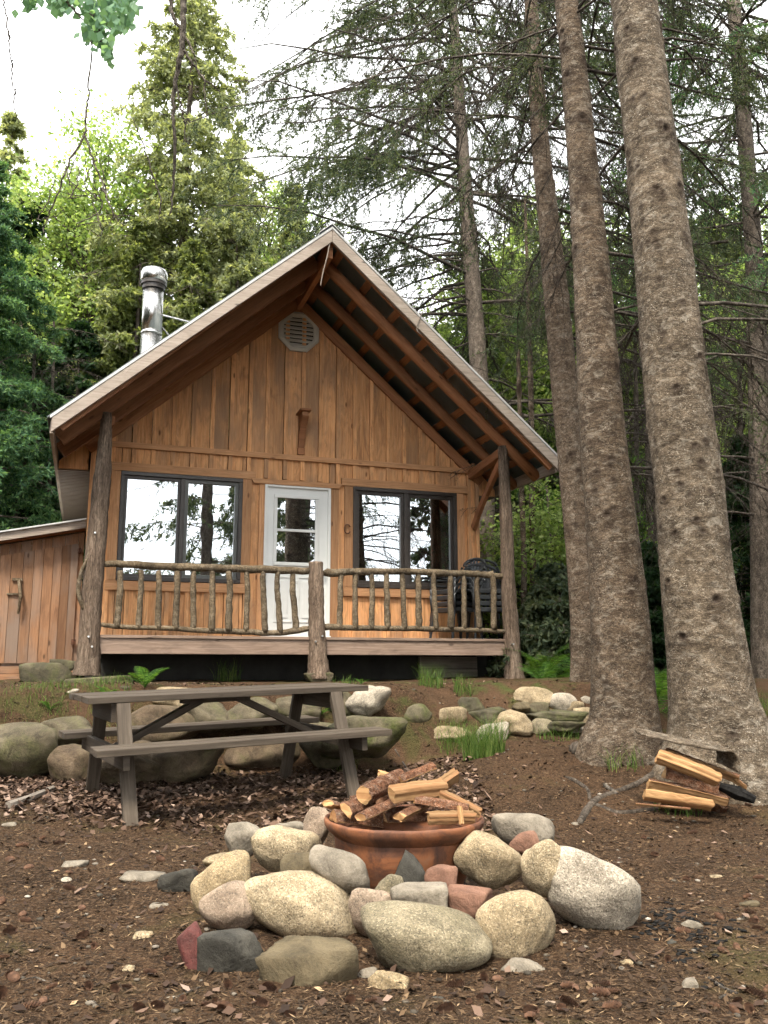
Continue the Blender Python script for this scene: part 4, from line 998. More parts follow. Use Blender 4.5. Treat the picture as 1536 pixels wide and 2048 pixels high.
# fine needle litter
x,y=scatter_pts(150000,-4.6,4.6,2.1,9.4,1.8); k=in_view(x,y); x=x[k];y=y[k]; n=len(x)
litter_obj('needle_litter',x,y,rng.uniform(.010,.034,n),rng.uniform(.0018,.005,n),rng.uniform(0,.008,n),.25,'chips','fine brown spruce needles and twigs covering the clearing','needle litter',0)
x,y=scatter_pts(26000,-4.4,4.4,2.1,9,1.7); k=in_view(x,y); x=x[k];y=y[k]; n=len(x)
litter_obj('bark_chips',x,y,rng.uniform(.012,.035,n),rng.uniform(.008,.018,n),rng.uniform(0,.008,n),.3,'chips','scattered bark chips and cone scales on the floor','bark chips',.2,r=rng.random(n)**1.3)
# fallen leaves: thick beside the wall and under the table, sparse elsewhere
x,y=scatter_pts(24000,-4.6,.7,5.2,7.75,1.0); d_=vn(x*1.2,y*1.2)+.5; k=(rng.random(len(x))<(.15+d_)*np.where(x>-.2,.5,1)*(.08+ss(5.3,6.3,y+.12*x+.5*vn(x*2.,y*2.)+.2)))&(y+.25*x>5.0+.0*x); x=x[k];y=y[k]; n=len(x)
litter_obj('dead_leaves',x,y,rng.uniform(.022,.055,n)*(1+.7*(rng.random(n)>.85)),rng.uniform(.016,.04,n)*(1+.6*(rng.random(n)>.85)),rng.uniform(.004,.03,n),.32,'leaflitter','drift of curled dead leaves under the table and along the wall','dead leaves',.35)
x,y=scatter_pts(2600,-4.4,4.4,2.1,9.2,1.4); k=in_view(x,y); x=x[k];y=y[k]; n=len(x)
litter_obj('scattered_leaves',x,y,rng.uniform(.022,.055,n),rng.uniform(.015,.035,n),rng.uniform(.004,.012,n),.25,'leaflitter','single dead leaves scattered over the brown clearing','dead leaves',.3,r=rng.random(n)**1.6)
# grit
x,y=scatter_pts(1300,-4.4,4.4,2.1,8.5,1.6); k=in_view(x,y); x=x[k];y=y[k]; n=len(x)
ico=bmesh.new(); bmesh.ops.create_icosphere(ico,subdivisions=1,radius=1); iv=np.array([v.co[:] for v in ico.verts]); it_=np.array([[v.index for v in f.verts] for f in ico.faces]); ico.free()
s=rng.uniform(.003,.013,n)*(1+(rng.random(n)>.97)*1.2); sc=np.stack([s*rng.uniform(.8,1.5,n),s*rng.uniform(.8,1.4,n),s*.55],1)
v=iv[None]*sc[:,None]*rng.uniform(.8,1.15,(n,len(iv),1))+np.stack([x,y,gz(x,y)+s*.2],1)[:,None]; f=it_[None]+(np.arange(n)*len(iv))[:,None,None]
o=npmesh('gravel',v.reshape(-1,3),f.reshape(-1,3),M['pebble'],rnd=np.repeat(rng.random(n),len(it_)),smooth=True); tag(o,'small pebbles strewn through the brown litter','gravel',kind='stuff')
# charcoal
px_=[(rng.normal(1350,30),rng.normal(1830,12)) for _ in range(45)]+[(rng.normal(1425,45),rng.normal(1868,14)) for _ in range(70)]+[(rng.normal(1300,30),rng.normal(1858,14)) for _ in range(30)]+[(rng.normal(1375,25),rng.normal(1915,12)) for _ in range(25)]+[(rng.normal(1440,30),rng.normal(1972,8)) for _ in range(10)]
P=[ground_hit(a,b) for a,b in px_]; n=len(P); s=rng.uniform(.004,.013,n)
v=iv[None]*np.stack([s*1.4,s*1.1,s*.6],1)[:,None]*rng.uniform(.6,1.3,(n,len(iv),1))+np.array([p[:] for p in P])[:,None]+np.array([0,0,.004]); f=it_[None]+(np.arange(n)*len(iv))[:,None,None]
o=npmesh('charcoal_bits',v.reshape(-1,3),f.reshape(-1,3),M['charcoal']); tag(o,'spill of black charcoal crumbs right of the fire ring','charcoal',kind='stuff')
# cones
def cone_mesh():
    V=[];Fc=[]; k=0; n=70
    for i_ in range(n):
        t=i_/n; a=i_*2.39996; r=.011*sin(pi*min(1,t*.9+.12))**.8; z=-.032+.064*t
        e=Vector((cos(a),sin(a),0)); w=Vector((-sin(a),cos(a),0))*.006; b=Vector((0,0,z)); tip=b+e*(r+.006)+Vector((0,0,.007))
        V+=[b+w*.6,b-w*.6,tip-w,tip+w]; Fc.append((k,k+1,k+2,k+3)); k+=4
    me=bpy.data.meshes.new('cone_scales'); me.from_pydata([tuple(v) for v in V],[],Fc); me.materials.append(M['conebrown']); return me
M['conebrown']=mottled('cone_brown',(.06,.03,.018),(.15,.075,.04),60,.8)
cm=cone_mesh()
cps=[(880,1650),(400,1646)]; cps=[]
rc_=random.Random(5)
while len(cps)<90:
    x=rc_.uniform(0,1536); y=1590+450*rc_.random()**.8
    if 340<x<1270 and 1640<y<1960: continue
    cps.append((x,y))
for i_,(x,y) in enumerate(cps):
    q=ground_hit(x,y); o=bpy.data.objects.new('spruce_cone',cm); COL.objects.link(o); s_=rc_.uniform(.5,.95); o.scale=(s_,s_,s_)
    o.location=q+Vector((0,0,.010)); o.rotation_euler=(radians(90+rc_.uniform(-15,15)),0,rc_.uniform(0,6.28))
    tag(o,'small brown spruce cone lying on the needle litter','cone','spruce cones scattered over the clearing')
# ================================================================ GRASS, FERNS
def grass(label,boxc,r,n,h,seed,name='grass_tuft',width=.004):
    q=ground_hit(*boxc); g=np.random.default_rng(seed); a=g.random(n)*2*pi; rr=r*np.sqrt(g.random(n))
    bx=rr*np.cos(a); by=rr*np.sin(a)*.8; H=h*g.uniform(.45,1.,n); lean=g.normal(0,.28,(n,2)); yaw=g.random(n)*2*pi
    zz=gz(q.x+bx,q.y+by)-q.z-.005
    V=[];w=np.stack([np.cos(yaw),np.sin(yaw),0*yaw],1)*width/2; b=np.stack([bx,by,zz],1)
    for t,ww in((0,1),(.4,.9),(.75,.6),(1,.08)):
        c=b+np.concatenate([lean*H[:,None]*t*t*1.2,(H*t*(1-.15*t*np.abs(lean).sum(1)))[:,None]],1); V+= [c-w*ww,c+w*ww]
    V=np.stack(V,1); i0=(np.arange(n)*8)[:,None]; Fc=np.concatenate([i0+np.array([[k,k+1,k+3,k+2]]) for k in(0,2,4)],0)
    o=npmesh(name,V.reshape(-1,3),Fc,M['grass'],rnd=np.tile(g.random(n),3)); o.location=q; tag(o,label,'grass'); return o
grass('tall bright grass tuft in front of the pale grey boulder',(968,1512),.17,520,.36,1)
grass('grass tuft left of the tall one, among the low flat boulders',(905,1492),.14,220,.22,2)
grass('grass clump growing against the porch skirting',(862,1372),.13,170,.26,3)
grass('small grass clump on the bank above the dark slate block',(925,1388),.09,110,.22,4)
grass('thin tall grass under the porch left of the middle post',(455,1362),.16,90,.34,5)
grass('sparse grass at the front of the firewood stack',(1355,1622),.16,110,.15,6)
grass('thin grass at the foot of the second trunk',(1250,1538),.14,60,.20,7)
grass('sparse grass on the right hand stone pile foot',(1110,1470),.22,160,.16,8)
grass('sparse grass beside the right table leg',(690,1530),.14,90,.14,9)
grass('sparse green blades on the bank at the far left',(70,1405),.32,260,.10,10)
grass('green patch of low grass between the shed and the table',(150,1385),.35,260,.11,11)
grass('low grass beside the middle footing stone',(690,1372),.12,70,.13,12)
grass('grass on the bank at the right edge behind the large spruce',(1528,1420),.35,300,.16,13)
grass('low green blades by the left footing stone',(225,1400),.22,150,.14,14)
def fern(label,px_,hgt,nf,seed,mat='midleaf',depth=None):
    rr=random.Random(seed); q=ground_hit(*px_) if depth is None else at(*px_,depth); b=MB()
    for k in range(nf):
        a=k*2.4+rr.uniform(-.3,.3); L=hgt*rr.uniform(.75,1.1); el=rr.uniform(.7,1.25); n=20; P=[]
        for i_ in range(n):
            t=i_/(n-1); r=L*t*cos(el)*1.0+.25*L*t*t; z=L*t*sin(el)-.35*L*t*t; P.append(Vector((r*cos(a),r*sin(a),z)))
        for i_ in range(2,n):
            w=L*.21*sin(pi*(i_/(n+.5)))**.7; d=(P[i_]-P[i_-1]).normalized(); s=d.cross(Vector((0,0,1))).normalized(); g_=L*.019
            for sg in(-1,1):
                e=P[i_]+s*sg*w+d*w*.35-Vector((0,0,.15*w)); b.face([P[i_]-d*g_*.5,P[i_]+s*sg*w*.5+d*(w*.16-g_*.55),e,P[i_]+s*sg*w*.5+d*(w*.16+g_*.55),P[i_]+d*g_*.5],[(0,0)]*5,rr.random())
        b.tube(P[::4],[.003]*len(P[::4]),4,r=.3)
    o=b.build('fern',M[mat],fix=False); o.location=q; tag(o,label,'fern'); return o
fern('bright fern in front of the dark gap under the porch',(290,1375),.30,9,1)
fern('small green fern by the left footing stone',(215,1398),.20,8,2)
fern('small seedling fern beside the middle post',(722,1368),.10,4,3)
fern('small fern under the right end of the tabletop',(640,1432),.16,6,4)
fern('low leafy plant on the bank at the left',(100,1420),.14,8,5)
for i_,(x,y,h) in enumerate(((1085,1368,.5),(1120,1372,.55),(1150,1360,.5),(1095,1340,.6))):
    fern('green fern between the right porch post and the third trunk','x' and (x,y),h,9,20+i_,depth=10.6+.3*i_)['group']='ferns growing beside the right porch post'
for i_,(x,y,h) in enumerate(((1308,1440,.6),(1318,1400,.7),(1302,1380,.6))):
    fern('green fern in the gap between the two largest trunks',(x,y),h,9,30+i_,depth=8.42+.4*i_)['group']='ferns between the two largest trunks'
# ================================================================ TREES
def tubes_np(P,R,seg=3):
    """P (N,K,3), R (N,K) -> verts, quads"""
    N,K,_=P.shape; T=np.gradient(P,axis=1); T/=np.linalg.norm(T,axis=2,keepdims=True)+1e-9
    ref=np.array([.37,.21,.9]); A=np.cross(T,ref); A/=np.linalg.norm(A,axis=2,keepdims=True)+1e-9; B=np.cross(T,A)
    th=2*pi*np.arange(seg)/seg
    V=P[:,:,None]+R[:,:,None,None]*(A[:,:,None]*np.cos(th)[None,None,:,None]+B[:,:,None]*np.sin(th)[None,None,:,None])
    i=np.arange(N)[:,None,None]*K*seg+np.arange(K-1)[None,:,None]*seg; k=np.arange(seg); k2=(k+1)%seg
    Fc=np.stack([i+k,i+k2,i+seg+k2,i+seg+k],-1)
    return V.reshape(-1,3),Fc.reshape(-1,4)
def merge(parts):
    V=[];Fc=[];o=0
    for v,f in parts: V.append(v);Fc.append(f+o);o+=len(v)
    return np.concatenate(V),np.concatenate(Fc)
def curve(base,d,L,rise,droop,K,wig,g):
    N=len(base); t=np.linspace(0,1,K)[None,:,None]; z=np.zeros((N,1,3)); z[...,2]=1
    w=np.cumsum(g.normal(0,1,(N,K,3)),1)*wig*L[:,None,None]/K; w-=w[:,:1]
    return base[:,None]+d[:,None]*L[:,None,None]*t+z*L[:,None,None]*(rise[:,None,None]*t-droop[:,None,None]*t*t)+w
def interp(P,idx,t):
    K=P.shape[1]; s=t*(K-1); k=np.minimum(s.astype(int),K-2); f=(s-k)[:,None]
    a=P[idx,k]; b=P[idx,k+1]; d=b-a; d/=np.linalg.norm(d,axis=1,keepdims=True)+1e-9
    return a*(1-f)+b*f,d
def norm(a): return a/(np.linalg.norm(a,axis=1,keepdims=True)+1e-9)
def spruce_parts(base,phi,L,live,g,rise=(.0,.25),droop=(.15,.5),K=7,ntw=16,nsub=3,ntuft=14,tl=.05,tw=.012,rl=.012,twl=.32,sub=True,hang=.35,livefrom=.25,wig=.10):
    """limbs with side twigs, finer twigs and needle tufts"""
    N=len(base); d=np.stack([np.cos(phi),np.sin(phi),0*phi],1)
    P=curve(base,d,L,g.uniform(*rise,N),g.uniform(*droop,N),K,wig,g)
    R=(rl*L/2.2)[:,None]*np.linspace(1,.22,K)[None]
    parts=[tubes_np(P,R,5)]
    M_=N*ntw; idx=np.repeat(np.arange(N),ntw); t=g.uniform(.12,1,M_)**.85; b,dd=interp(P,idx,t)
    side=np.where(g.random(M_)<.5,-1,1); perp=norm(np.cross(dd,np.array([0,0,1.])))*side[:,None]
    d2=norm(dd*g.uniform(.35,1.,M_)[:,None]+perp*g.uniform(.4,1.1,M_)[:,None]+np.array([0,0,-1.])*g.uniform(0,hang*2,M_)[:,None]+g.normal(0,.12,(M_,3)))
    L2=L[idx]*twl*(1.05-.6*t)*g.uniform(.5,1.2,M_); L2=np.maximum(L2,.08)
    P2=curve(b,d2,L2,g.uniform(-.1,.15,M_),g.uniform(0,hang*1.2,M_),4,.16,g)
    parts.append(tubes_np(P2,np.repeat((.0042*np.ones(M_))[:,None],4,1)*np.array([1.2,.9,.65,.4])[None]*(tw/.012)**.3,3))
    PP,ii,LL=P2,idx,L2; tl_t=t
    if sub and nsub:
        M3=M_*nsub; i3=np.repeat(np.arange(M_),nsub); t3=g.uniform(.2,1,M3); b3,dd3=interp(P2,i3,t3)
        d3=norm(dd3*.7+g.normal(0,.55,(M3,3))+np.array([0,0,-.25])); L3=L2[i3]*g.uniform(.25,.6,M3)
        P3=curve(b3,d3,L3,0*L3,g.uniform(0,.3,M3),4,.2,g)
        parts.append(tubes_np(P3,np.ones((M3,1))*.0022*np.array([1.1,.9,.7,.4])[None],3))
        PP=np.concatenate([P2,P3]); ii=np.concatenate([idx,idx[i3]]); LL=np.concatenate([L2,L3]); tl_t=np.concatenate([t,t[i3]])
    limb=merge(parts)
    ok=np.where(live[ii]&(tl_t>livefrom))[0]
    if len(ok)==0: return limb,None
    cnt=np.maximum(2,(ntuft*LL[ok]/(LL[ok].mean()+1e-9)*.9)).astype(int); kk=np.repeat(ok,cnt); n=len(kk)
    tt=g.random(n); bp,bd=interp(PP,kk,tt); dirn=norm(bd*g.uniform(.3,1.1,n)[:,None]+g.normal(0,.55,(n,3)))
    w=norm(np.cross(dirn,g.normal(0,1,(n,3)))); l=tl*g.uniform(.6,1.4,n)[:,None]; wd=tw*g.uniform(.7,1.4,n)[:,None]
    V=np.stack([bp-w*wd*.5,bp+dirn*l*.5+w*wd*.9,bp+dirn*l,bp+dirn*l*.45-w*wd*.6],1).reshape(-1,3)
    return limb,(V,np.arange(n*4).reshape(n,4),n)
def conifer(name,label,base,H,rad,trunk_r,mat,seed,nl=150,z0=.06,group=None,cat='tree',dead=0.,tl=.16,tw=.045,ntw=12,nsub=2,ntuft=9,lean=(0,0),twl=.34,hang=.3,bark='bark_far',shape=.85,proto=None,rise=(.0,.25),droop=(.15,.5),livefrom=.2):
    g=np.random.default_rng(seed); r=empty(name,base,label=label,cat=cat,group=group)
    tb_=MB(); n=12; P=[Vector((lean[0]*(k/(n-1))*H+.03*H/10*sin(k*1.3+seed),lean[1]*(k/(n-1))*H,H*k/(n-1)-.15)) for k in range(n)]
    tb_.tube(P,[max(.01,trunk_r*(1-.97*k/(n-1))*(1.25 if k==0 else 1)) for k in range(n)],12,.05); tb_.build('trunk',M[bark],r,smooth=True)
    zf=np.sort(g.uniform(z0,.985,nl)**.95); zf=np.clip(zf+.0,0,.99)
    L=rad*np.clip((1-zf)/(1-z0),0.02,1)**shape*g.uniform(.6,1.12,nl)+.12; phi=np.arange(nl)*2.39996+g.normal(0,.4,nl)
    b=np.stack([lean[0]*zf*H,lean[1]*zf*H,zf*H],1); live=g.random(nl)>=dead*(1-zf)*1.6
    limb,nd=spruce_parts(b,phi,L,live,g,K=5,ntw=ntw,nsub=nsub,ntuft=ntuft,tl=tl,tw=tw,rl=.018,twl=twl,hang=hang,sub=nsub>0,rise=rise,droop=droop,livefrom=livefrom)
    npmesh('branches',*limb,M[bark],r)
    if nd: npmesh('crown',nd[0],nd[1],M[mat],r,rnd=g.random(nd[2]))
    return r
def broadleaf(name,label,base,H,cr,cz,mat,seed,nclump=90,nleaf=220,ls=.07,trunk_r=.12,group=None,bark='bark_far',clump=.42,cat='tree'):
    """trunk, limbs and leaf clumps filling an ellipsoid (radii cr, centre height cz)"""
    g=np.random.default_rng(seed); r=empty(name,base,label=label,cat=cat,group=group)
    tb_=MB(); n=10; P=[Vector((.05*H/8*sin(k*.9+seed),.05*H/8*cos(k*1.1+seed),H*.93*k/(n-1)-.1)) for k in range(n)]
    tb_.tube(P,[max(.012,trunk_r*(1-.93*k/(n-1))) for k in range(n)],10,.06); tb_.build('trunk',M[bark],r,smooth=True)
    d=norm(g.normal(0,1,(nclump,3)))*(g.random((nclump,1))**.45); C=d*np.array(cr)+np.array([0,0,cz])
    zb=np.clip(C[:,2]-g.uniform(.15,.5,nclump)*cr[2],.15*H,.9*H); b=np.stack([0*zb,0*zb,zb],1)
    K=6; t=np.linspace(0,1,K)[None,:,None]; w=np.cumsum(g.normal(0,.05,(nclump,K,3)),1); w[:,0]=0; LP=b[:,None]*(1-t)+C[:,None]*t+w
    LP[...,2]+=(.12*np.sin(np.linspace(0,pi,K)))[None]
    parts=[tubes_np(LP,np.ones((nclump,1))*trunk_r*.22*np.linspace(1,.15,K)[None],4)]
    nt=7; idx=np.repeat(np.arange(nclump),nt); tt=g.uniform(.5,1,nclump*nt); bb,dd=interp(LP,idx,tt); d2=norm(dd*.6+g.normal(0,.7,(len(idx),3)))
    P2=curve(bb,d2,g.uniform(.2,.6,len(idx)),0*tt,0*tt+.1,4,.2,g); parts.append(tubes_np(P2,np.ones((len(idx),1))*.004*np.linspace(1,.4,4)[None],3))
    npmesh('branches',*merge(parts),M[bark],r)
    m=nclump*nleaf; ci=np.repeat(np.arange(nclump),nleaf); sz=clump*g.uniform(.6,1.3,nclump)[ci][:,None]
    p=C[ci]+g.normal(0,1,(m,3))*sz*np.array([.55,.55,.38]); k=g.random(m)<.5; j=g.integers(0,len(idx),m); tq=g.random(m); q,_=interp(P2,j,tq); p[k]=q[k]+g.normal(0,.07,(k.sum(),3))
    u=norm(g.normal(0,1,(m,3))*np.array([1,1,.5])+np.array([0,0,-.35])); v=norm(np.cross(u,g.normal(0,1,(m,3)))); s=ls*g.uniform(.55,1.25,m)[:,None]
    V=np.stack([p-u*s*.5,p+v*s*.32,p+u*s*.5,p-v*s*.32],1).reshape(-1,3)
    npmesh('crown',V,np.arange(m*4).reshape(m,4),M[mat],r,rnd=g.random(m)); return r
def bigtrunk(pts,depth,seg,step,seed,knots,mat,parent,flare=0.,wob=.03,name='trunk',kn=(.014,.027)):
    P=[at(x,y,depth) for x,y,w in pts]; R=[w/2*mpp(x,y,depth) for x,y,w in pts]
    L=sum((P[i+1]-P[i]).length for i in range(len(P)-1)); n=int(L/step); P,R=dens(P,R,n)
    g=np.random.default_rng(seed); P=np.array([p[:] for p in P]); R=np.array(R)
    T=np.gradient(P,axis=0); T/=np.linalg.norm(T,axis=1,keepdims=True); A=np.cross(T,np.array([0,1.,0])); A/=np.linalg.norm(A,axis=1,keepdims=True); B=np.cross(T,A)
    th=2*pi*np.arange(seg)/seg; H=P[:,2]; rad=np.tile(R[:,None],(1,seg)); i=np.arange(n)[:,None]
    s=np.concatenate([[0],np.cumsum(np.linalg.norm(np.diff(P,axis=0),axis=1))])
    a1=th[None]+0*i; cx_=np.cos(a1); sx_=np.sin(a1); q=s[:,None]
    f=lambda k,kz,o: vn(cx_*k+o+q*kz*.37,sx_*k+q*kz+o*1.7)
    rad=rad*(1+wob*2*f(1.2,1.1,3.3)+wob*1.2*f(3,3,7.7)+wob*.8*f(8,9,1.1)+wob*.5*f(18,16,4.4))
    h=(H-H.min())[:,None]
    rad=rad*(1+flare*np.exp(-h/.22)*(.5+.9*np.maximum(0,np.cos(a1*5+seed)*.6+np.cos(a1*3+1.+seed)*.5)))
    msk=np.zeros((n,seg))
    for k in range(knots):
        ks=g.uniform(.15*L,L) if k%3 else g.uniform(0,.8*L); ka=g.uniform(0,2*pi); kr=g.uniform(*kn)*1.15*(1.5 if g.random()<.15 else 1)
        da=np.angle(np.exp(1j*(th-ka)))[None]*R[:,None]; dz=(s-ks)[:,None]; dd=np.sqrt(da**2+(dz*1.15)**2)/kr
        rad=rad+kr*.28*np.exp(-(dd-1.1)**2*2.2)-kr*.45*np.exp(-dd**2*3)+kr*.12*np.exp(-dd**2*.6)
        msk=np.maximum(msk,np.exp(-(dd**2)*.7)*(1 if dd.min()<2 else 0)); 
        sk=np.exp(-(da/(kr*1.4))**2-((dz+kr*2)/(kr*2.4))**2)*.30; msk=np.maximum(msk,sk)
    V=P[:,None]+rad[:,:,None]*(A[:,None]*np.cos(th)[None,:,None]+B[:,None]*np.sin(th)[None,:,None])
    i=np.arange(n-1)[:,None]*seg; k=np.arange(seg)[None]; k2=(k+1)%seg
    Fc=np.stack([i+k,i+k2,i+seg+k2,i+seg+k],-1).reshape(-1,4)
    if parent is not None: V=V-np.array(parent.location[:])
    npmesh(name,V.reshape(-1,3),Fc,M[mat],parent,smooth=True,vcol=msk.ravel())
    return P,R,s
def bigspruce(label,pts,depth,seg,step,seed,knots,flare,limbs,mat='bark',wob=.03,needle='spruce',kn=(.014,.027),name='spruce_tree',group='tall spruces on the right of the cabin'):
    b=at(pts[0][0],pts[0][1],depth); r=empty(name,b,label=label,cat='tree',group=group)
    P,R,s=bigtrunk(pts,depth,seg,step,seed,knots,mat,r,flare,wob,kn=kn)
    if limbs:
        g=np.random.default_rng(seed+50); n,z0,z1,L0,L1,az,lv,kw=limbs
        z=g.uniform(z0,z1,n); k=np.searchsorted(P[:,2],z).clip(0,len(P)-1); base=P[k]-np.array(b[:]); phi=g.uniform(*az,n)
        live=(g.random(n)<lv*1.25)&(z>.95+.40*depth)
        # limbs that would have brushed the roof were cut away long ago
        Ls=g.uniform(L0,L1,n); keep=[]
        for q in range(n):
            ok=True
            for t in (.35,.6,.8,1.):
                T=Vector(base[q])+b+Vector((cos(phi[q]),sin(phi[q]),-.12*t))*Ls[q]*t; w=T-CAM
                zc=w.y*cos(PIT)+w.z*sin(PIT); px=768+F*w.x/zc; py=1024-F*(-w.y*sin(PIT)+w.z*cos(PIT))/zc
                if (depth<12 or T.y<12.5) and px<1150 and py>430+max(0,px-663)*1.01-110: ok=False
            keep.append(ok)
        keep=np.array(keep); base=base[keep]; phi=phi[keep]; live=live[keep]; Ls=Ls[keep]; n=len(Ls)
        limb,nd=spruce_parts(base,phi,Ls,live,g,**kw)
        npmesh('branches',*limb,M['twig'],r)
        if nd: npmesh('crown',nd[0],nd[1],M[needle],r,rnd=g.random(nd[2]))
    return r
PI=pi
bigspruce('huge knotty spruce trunk nearest the camera, right of the others',[(1452,1680,330),(1445,1560,270),(1442,1520,240),(1437,1470,205),(1425,1400,172),(1412,1300,158),(1393,1150,142),(1380,1000,136),(1362,850,128),(1345,700,120),(1325,500,109),(1305,320,102),(1284,150,96),(1268,0,90),(1240,-260,80),(1215,-520,70),(1195,-820,62)],6.35,110,.018,3,210,.16,
  (44,3.2,8.8,1.0,2.6,(-.3,PI*.7),.28,dict(ntw=18,nsub=4,ntuft=34,tl=.035,tw=.005,rl=.016,hang=.45,twl=.34,livefrom=.4)))
bigspruce('second large spruce trunk, close left of the huge one',[(1243,1640,230),(1243,1560,200),(1244,1500,172),(1248,1440,140),(1246,1380,128),(1240,1250,118),(1226,1080,104),(1208,900,92),(1194,700,80),(1180,500,68),(1163,300,58),(1146,120,50),(1133,0,46),(1105,-250,40),(1080,-520,34),(1060,-820,28)],6.95,90,.02,4,170,.14,
  (58,3.6,9.4,1.0,2.8,(-.15,PI+.2),.3,dict(ntw=19,nsub=4,ntuft=32,tl=.035,tw=.005,rl=.014,hang=.5,twl=.34,livefrom=.45)),mat='bark2')
bigspruce('third slimmer spruce trunk with reddish lower bark',[(1176,1400,76),(1174,1340,64),(1171,1250,60),(1160,1100,58),(1146,950,56),(1132,800,54),(1113,600,48),(1098,450,42),(1082,300,36),(1070,120,30),(1062,0,26),(1045,-250,22),(1030,-520,16)],8.9,64,.03,5,90,.10,
  (120,2.8,11,1.2,3.4,(-.3,PI+.3),.3,dict(ntw=20,nsub=4,ntuft=28,tl=.045,tw=.007,rl=.014,hang=.55,twl=.32,livefrom=.4)),mat='bark_red')
bigspruce('spruce rising behind the right slope of the cabin roof',[(972,1420,40),(972,1300,38),(972,1100,37),(968,900,36),(955,700,35),(945,560,32),(932,400,28),(922,250,24),(912,100,20),(905,0,18),(895,-250,14),(885,-500,10)],14.5,32,.06,6,50,.08,
  (210,4.6,18,1.8,4.8,(0,PI*1.35),.42,dict(ntw=22,nsub=3,ntuft=24,tl=.075,tw=.013,rl=.017,hang=.5,twl=.30,livefrom=.35)),mat='bark_far')
bigspruce('slender grey spruce at the right edge behind the huge trunk',[(1530,1360,52),(1524,1100,46),(1520,900,42),(1512,600,36),(1500,400,32),(1480,150,28),(1466,0,26),(1440,-250,20),(1420,-500,14)],11.,32,.05,7,60,.08,
  (140,2.6,13.5,1.2,3.4,(0,2*PI),.45,dict(ntw=20,nsub=3,ntuft=22,tl=.06,tw=.010,rl=.016,hang=.45,twl=.32,livefrom=.3)),mat='bark_far',needle='fir')
bigspruce('thin spruce half hidden between the second and the huge trunk',[(1310,1330,30),(1306,1000,28),(1302,700,26),(1296,400,22),(1285,150,18),(1278,-100,14),(1270,-400,8)],13.5,24,.06,8,40,.05,
  (120,4,15,1.5,3.2,(0,2*PI),.5,dict(ntw=16,nsub=2,ntuft=18,tl=.08,tw=.015,rl=.016,hang=.45,twl=.32,livefrom=.3)),mat='bark_far')
# reddish snags behind the porch
def snag(label,pts,depth,seed,tw=18,mat='bark_red'):
    b=at(pts[0][0],pts[0][1],depth); r=empty('dead_tree',b,label=label,cat='dead tree',group='thin dead trees behind the cabin')
    P,R,s=bigtrunk(pts,depth,16,.08,seed,12,mat,r,0,.05)
    g=np.random.default_rng(seed); n=tw; k=g.integers(int(len(P)*.2),len(P),n)
    limb,_=spruce_parts(P[k]-np.array(b[:]),g.uniform(0,2*PI,n),g.uniform(.5,1.6,n),np.zeros(n,bool),g,ntw=8,nsub=2,rl=.014,hang=.3); npmesh('branches',*limb,M['twig'],r)
snag('thin reddish dead trunk just right of the right porch post',[(1068,1300,15),(1066,1150,14),(1064,980,13),(1062,800,11),(1058,640,9),(1050,400,5)],13.5,61)
snag('second thin reddish dead trunk, left of its twin behind the porch',[(1046,1320,13),(1048,1150,12),(1044,1000,11),(1040,850,9),(1036,700,7)],13.,62)
snag('thin pale dead trunk seen right of the huge spruce',[(1492,1330,12),(1490,1150,11),(1484,950,10),(1478,700,8)],15.,63,mat='bark_far')
snag('slim dark dead trunk in the gap between the two largest trunks',[(1278,1340,11),(1276,1100,10),(1272,800,8),(1268,500,6)],15.,64,mat='bark_far')
snag('twiggy dead trunk above the shed roof at the left',[(95,1100,9),(100,950,8),(104,820,7),(108,640,4)],17.,65,30,mat='bark_far')
snag('thin leaning dead trunk at the far left above the shed',[(20,1080,10),(45,950,9),(60,850,8),(70,700,5)],16.6,66,34,mat='twig')
# --- trees placed by where their tops reach
def ttop(fn,name,label,xt,yt,d,seed,**k):
    T=at(xt,yt,d); b=Vector((T.x,d,g1(T.x,d)-.05)); H=T.z-b.z
    return fn(name,label,b,H,seed=seed,**k)
fir=dict(ntw=20,nsub=3,ntuft=22,tl=.09,tw=.018,hang=.25,twl=.30)
ttop(conifer,'fir_tree','blue green fir with layered boughs at the left edge above the shed',-25,290,15.6,101,rad=3.5,trunk_r=.20,mat='fir',nl=190,**{**fir,'rise':(0,.12),'droop':(.1,.32)})
ttop(conifer,'tall_conifer','tallest conifer, rising behind the chimney to the top of the picture',392,-90,20.5,102,rad=3.9,trunk_r=.24,mat='olive',nl=330,ntw=16,nsub=2,ntuft=14,tl=.12,tw=.032,hang=.35,twl=.32,shape=.7,dead=.15)
ttop(conifer,'conifer','olive conifer directly behind the chimney cap',285,430,19.0,103,rad=2.5,trunk_r=.18,mat='midolive',nl=170,ntw=15,nsub=2,ntuft=10,tl=.12,tw=.038)
ttop(conifer,'conifer','olive conifer behind the upper left slope of the roof',478,400,19.6,104,rad=2.5,trunk_r=.18,mat='olive',nl=170,ntw=15,nsub=2,ntuft=10,tl=.12,tw=.038,dead=.3)
ttop(conifer,'conifer','dark conifer low behind the left eave of the cabin',165,640,18.2,105,rad=2.4,trunk_r=.16,mat='darkneedle',nl=150,ntw=14,nsub=2,ntuft=10,tl=.12,tw=.036,dead=.3)
ttop(conifer,'conifer','yellowish conifer top at the left edge above the fir',28,215,22.,106,rad=2.2,trunk_r=.18,mat='olive',nl=170,ntw=13,nsub=2,ntuft=9,tl=.14,tw=.042)
ttop(conifer,'conifer','dark conifer behind the shed roof',60,760,17.6,107,rad=2.0,trunk_r=.12,mat='darkneedle',nl=130,ntw=14,nsub=2,ntuft=9,tl=.11,tw=.034,dead=.6)
ttop(conifer,'conifer','conifer showing just left of the roof peak',590,365,23.,108,rad=2.3,trunk_r=.18,mat='olive',nl=150,ntw=13,nsub=2,ntuft=9,tl=.15,tw=.045)
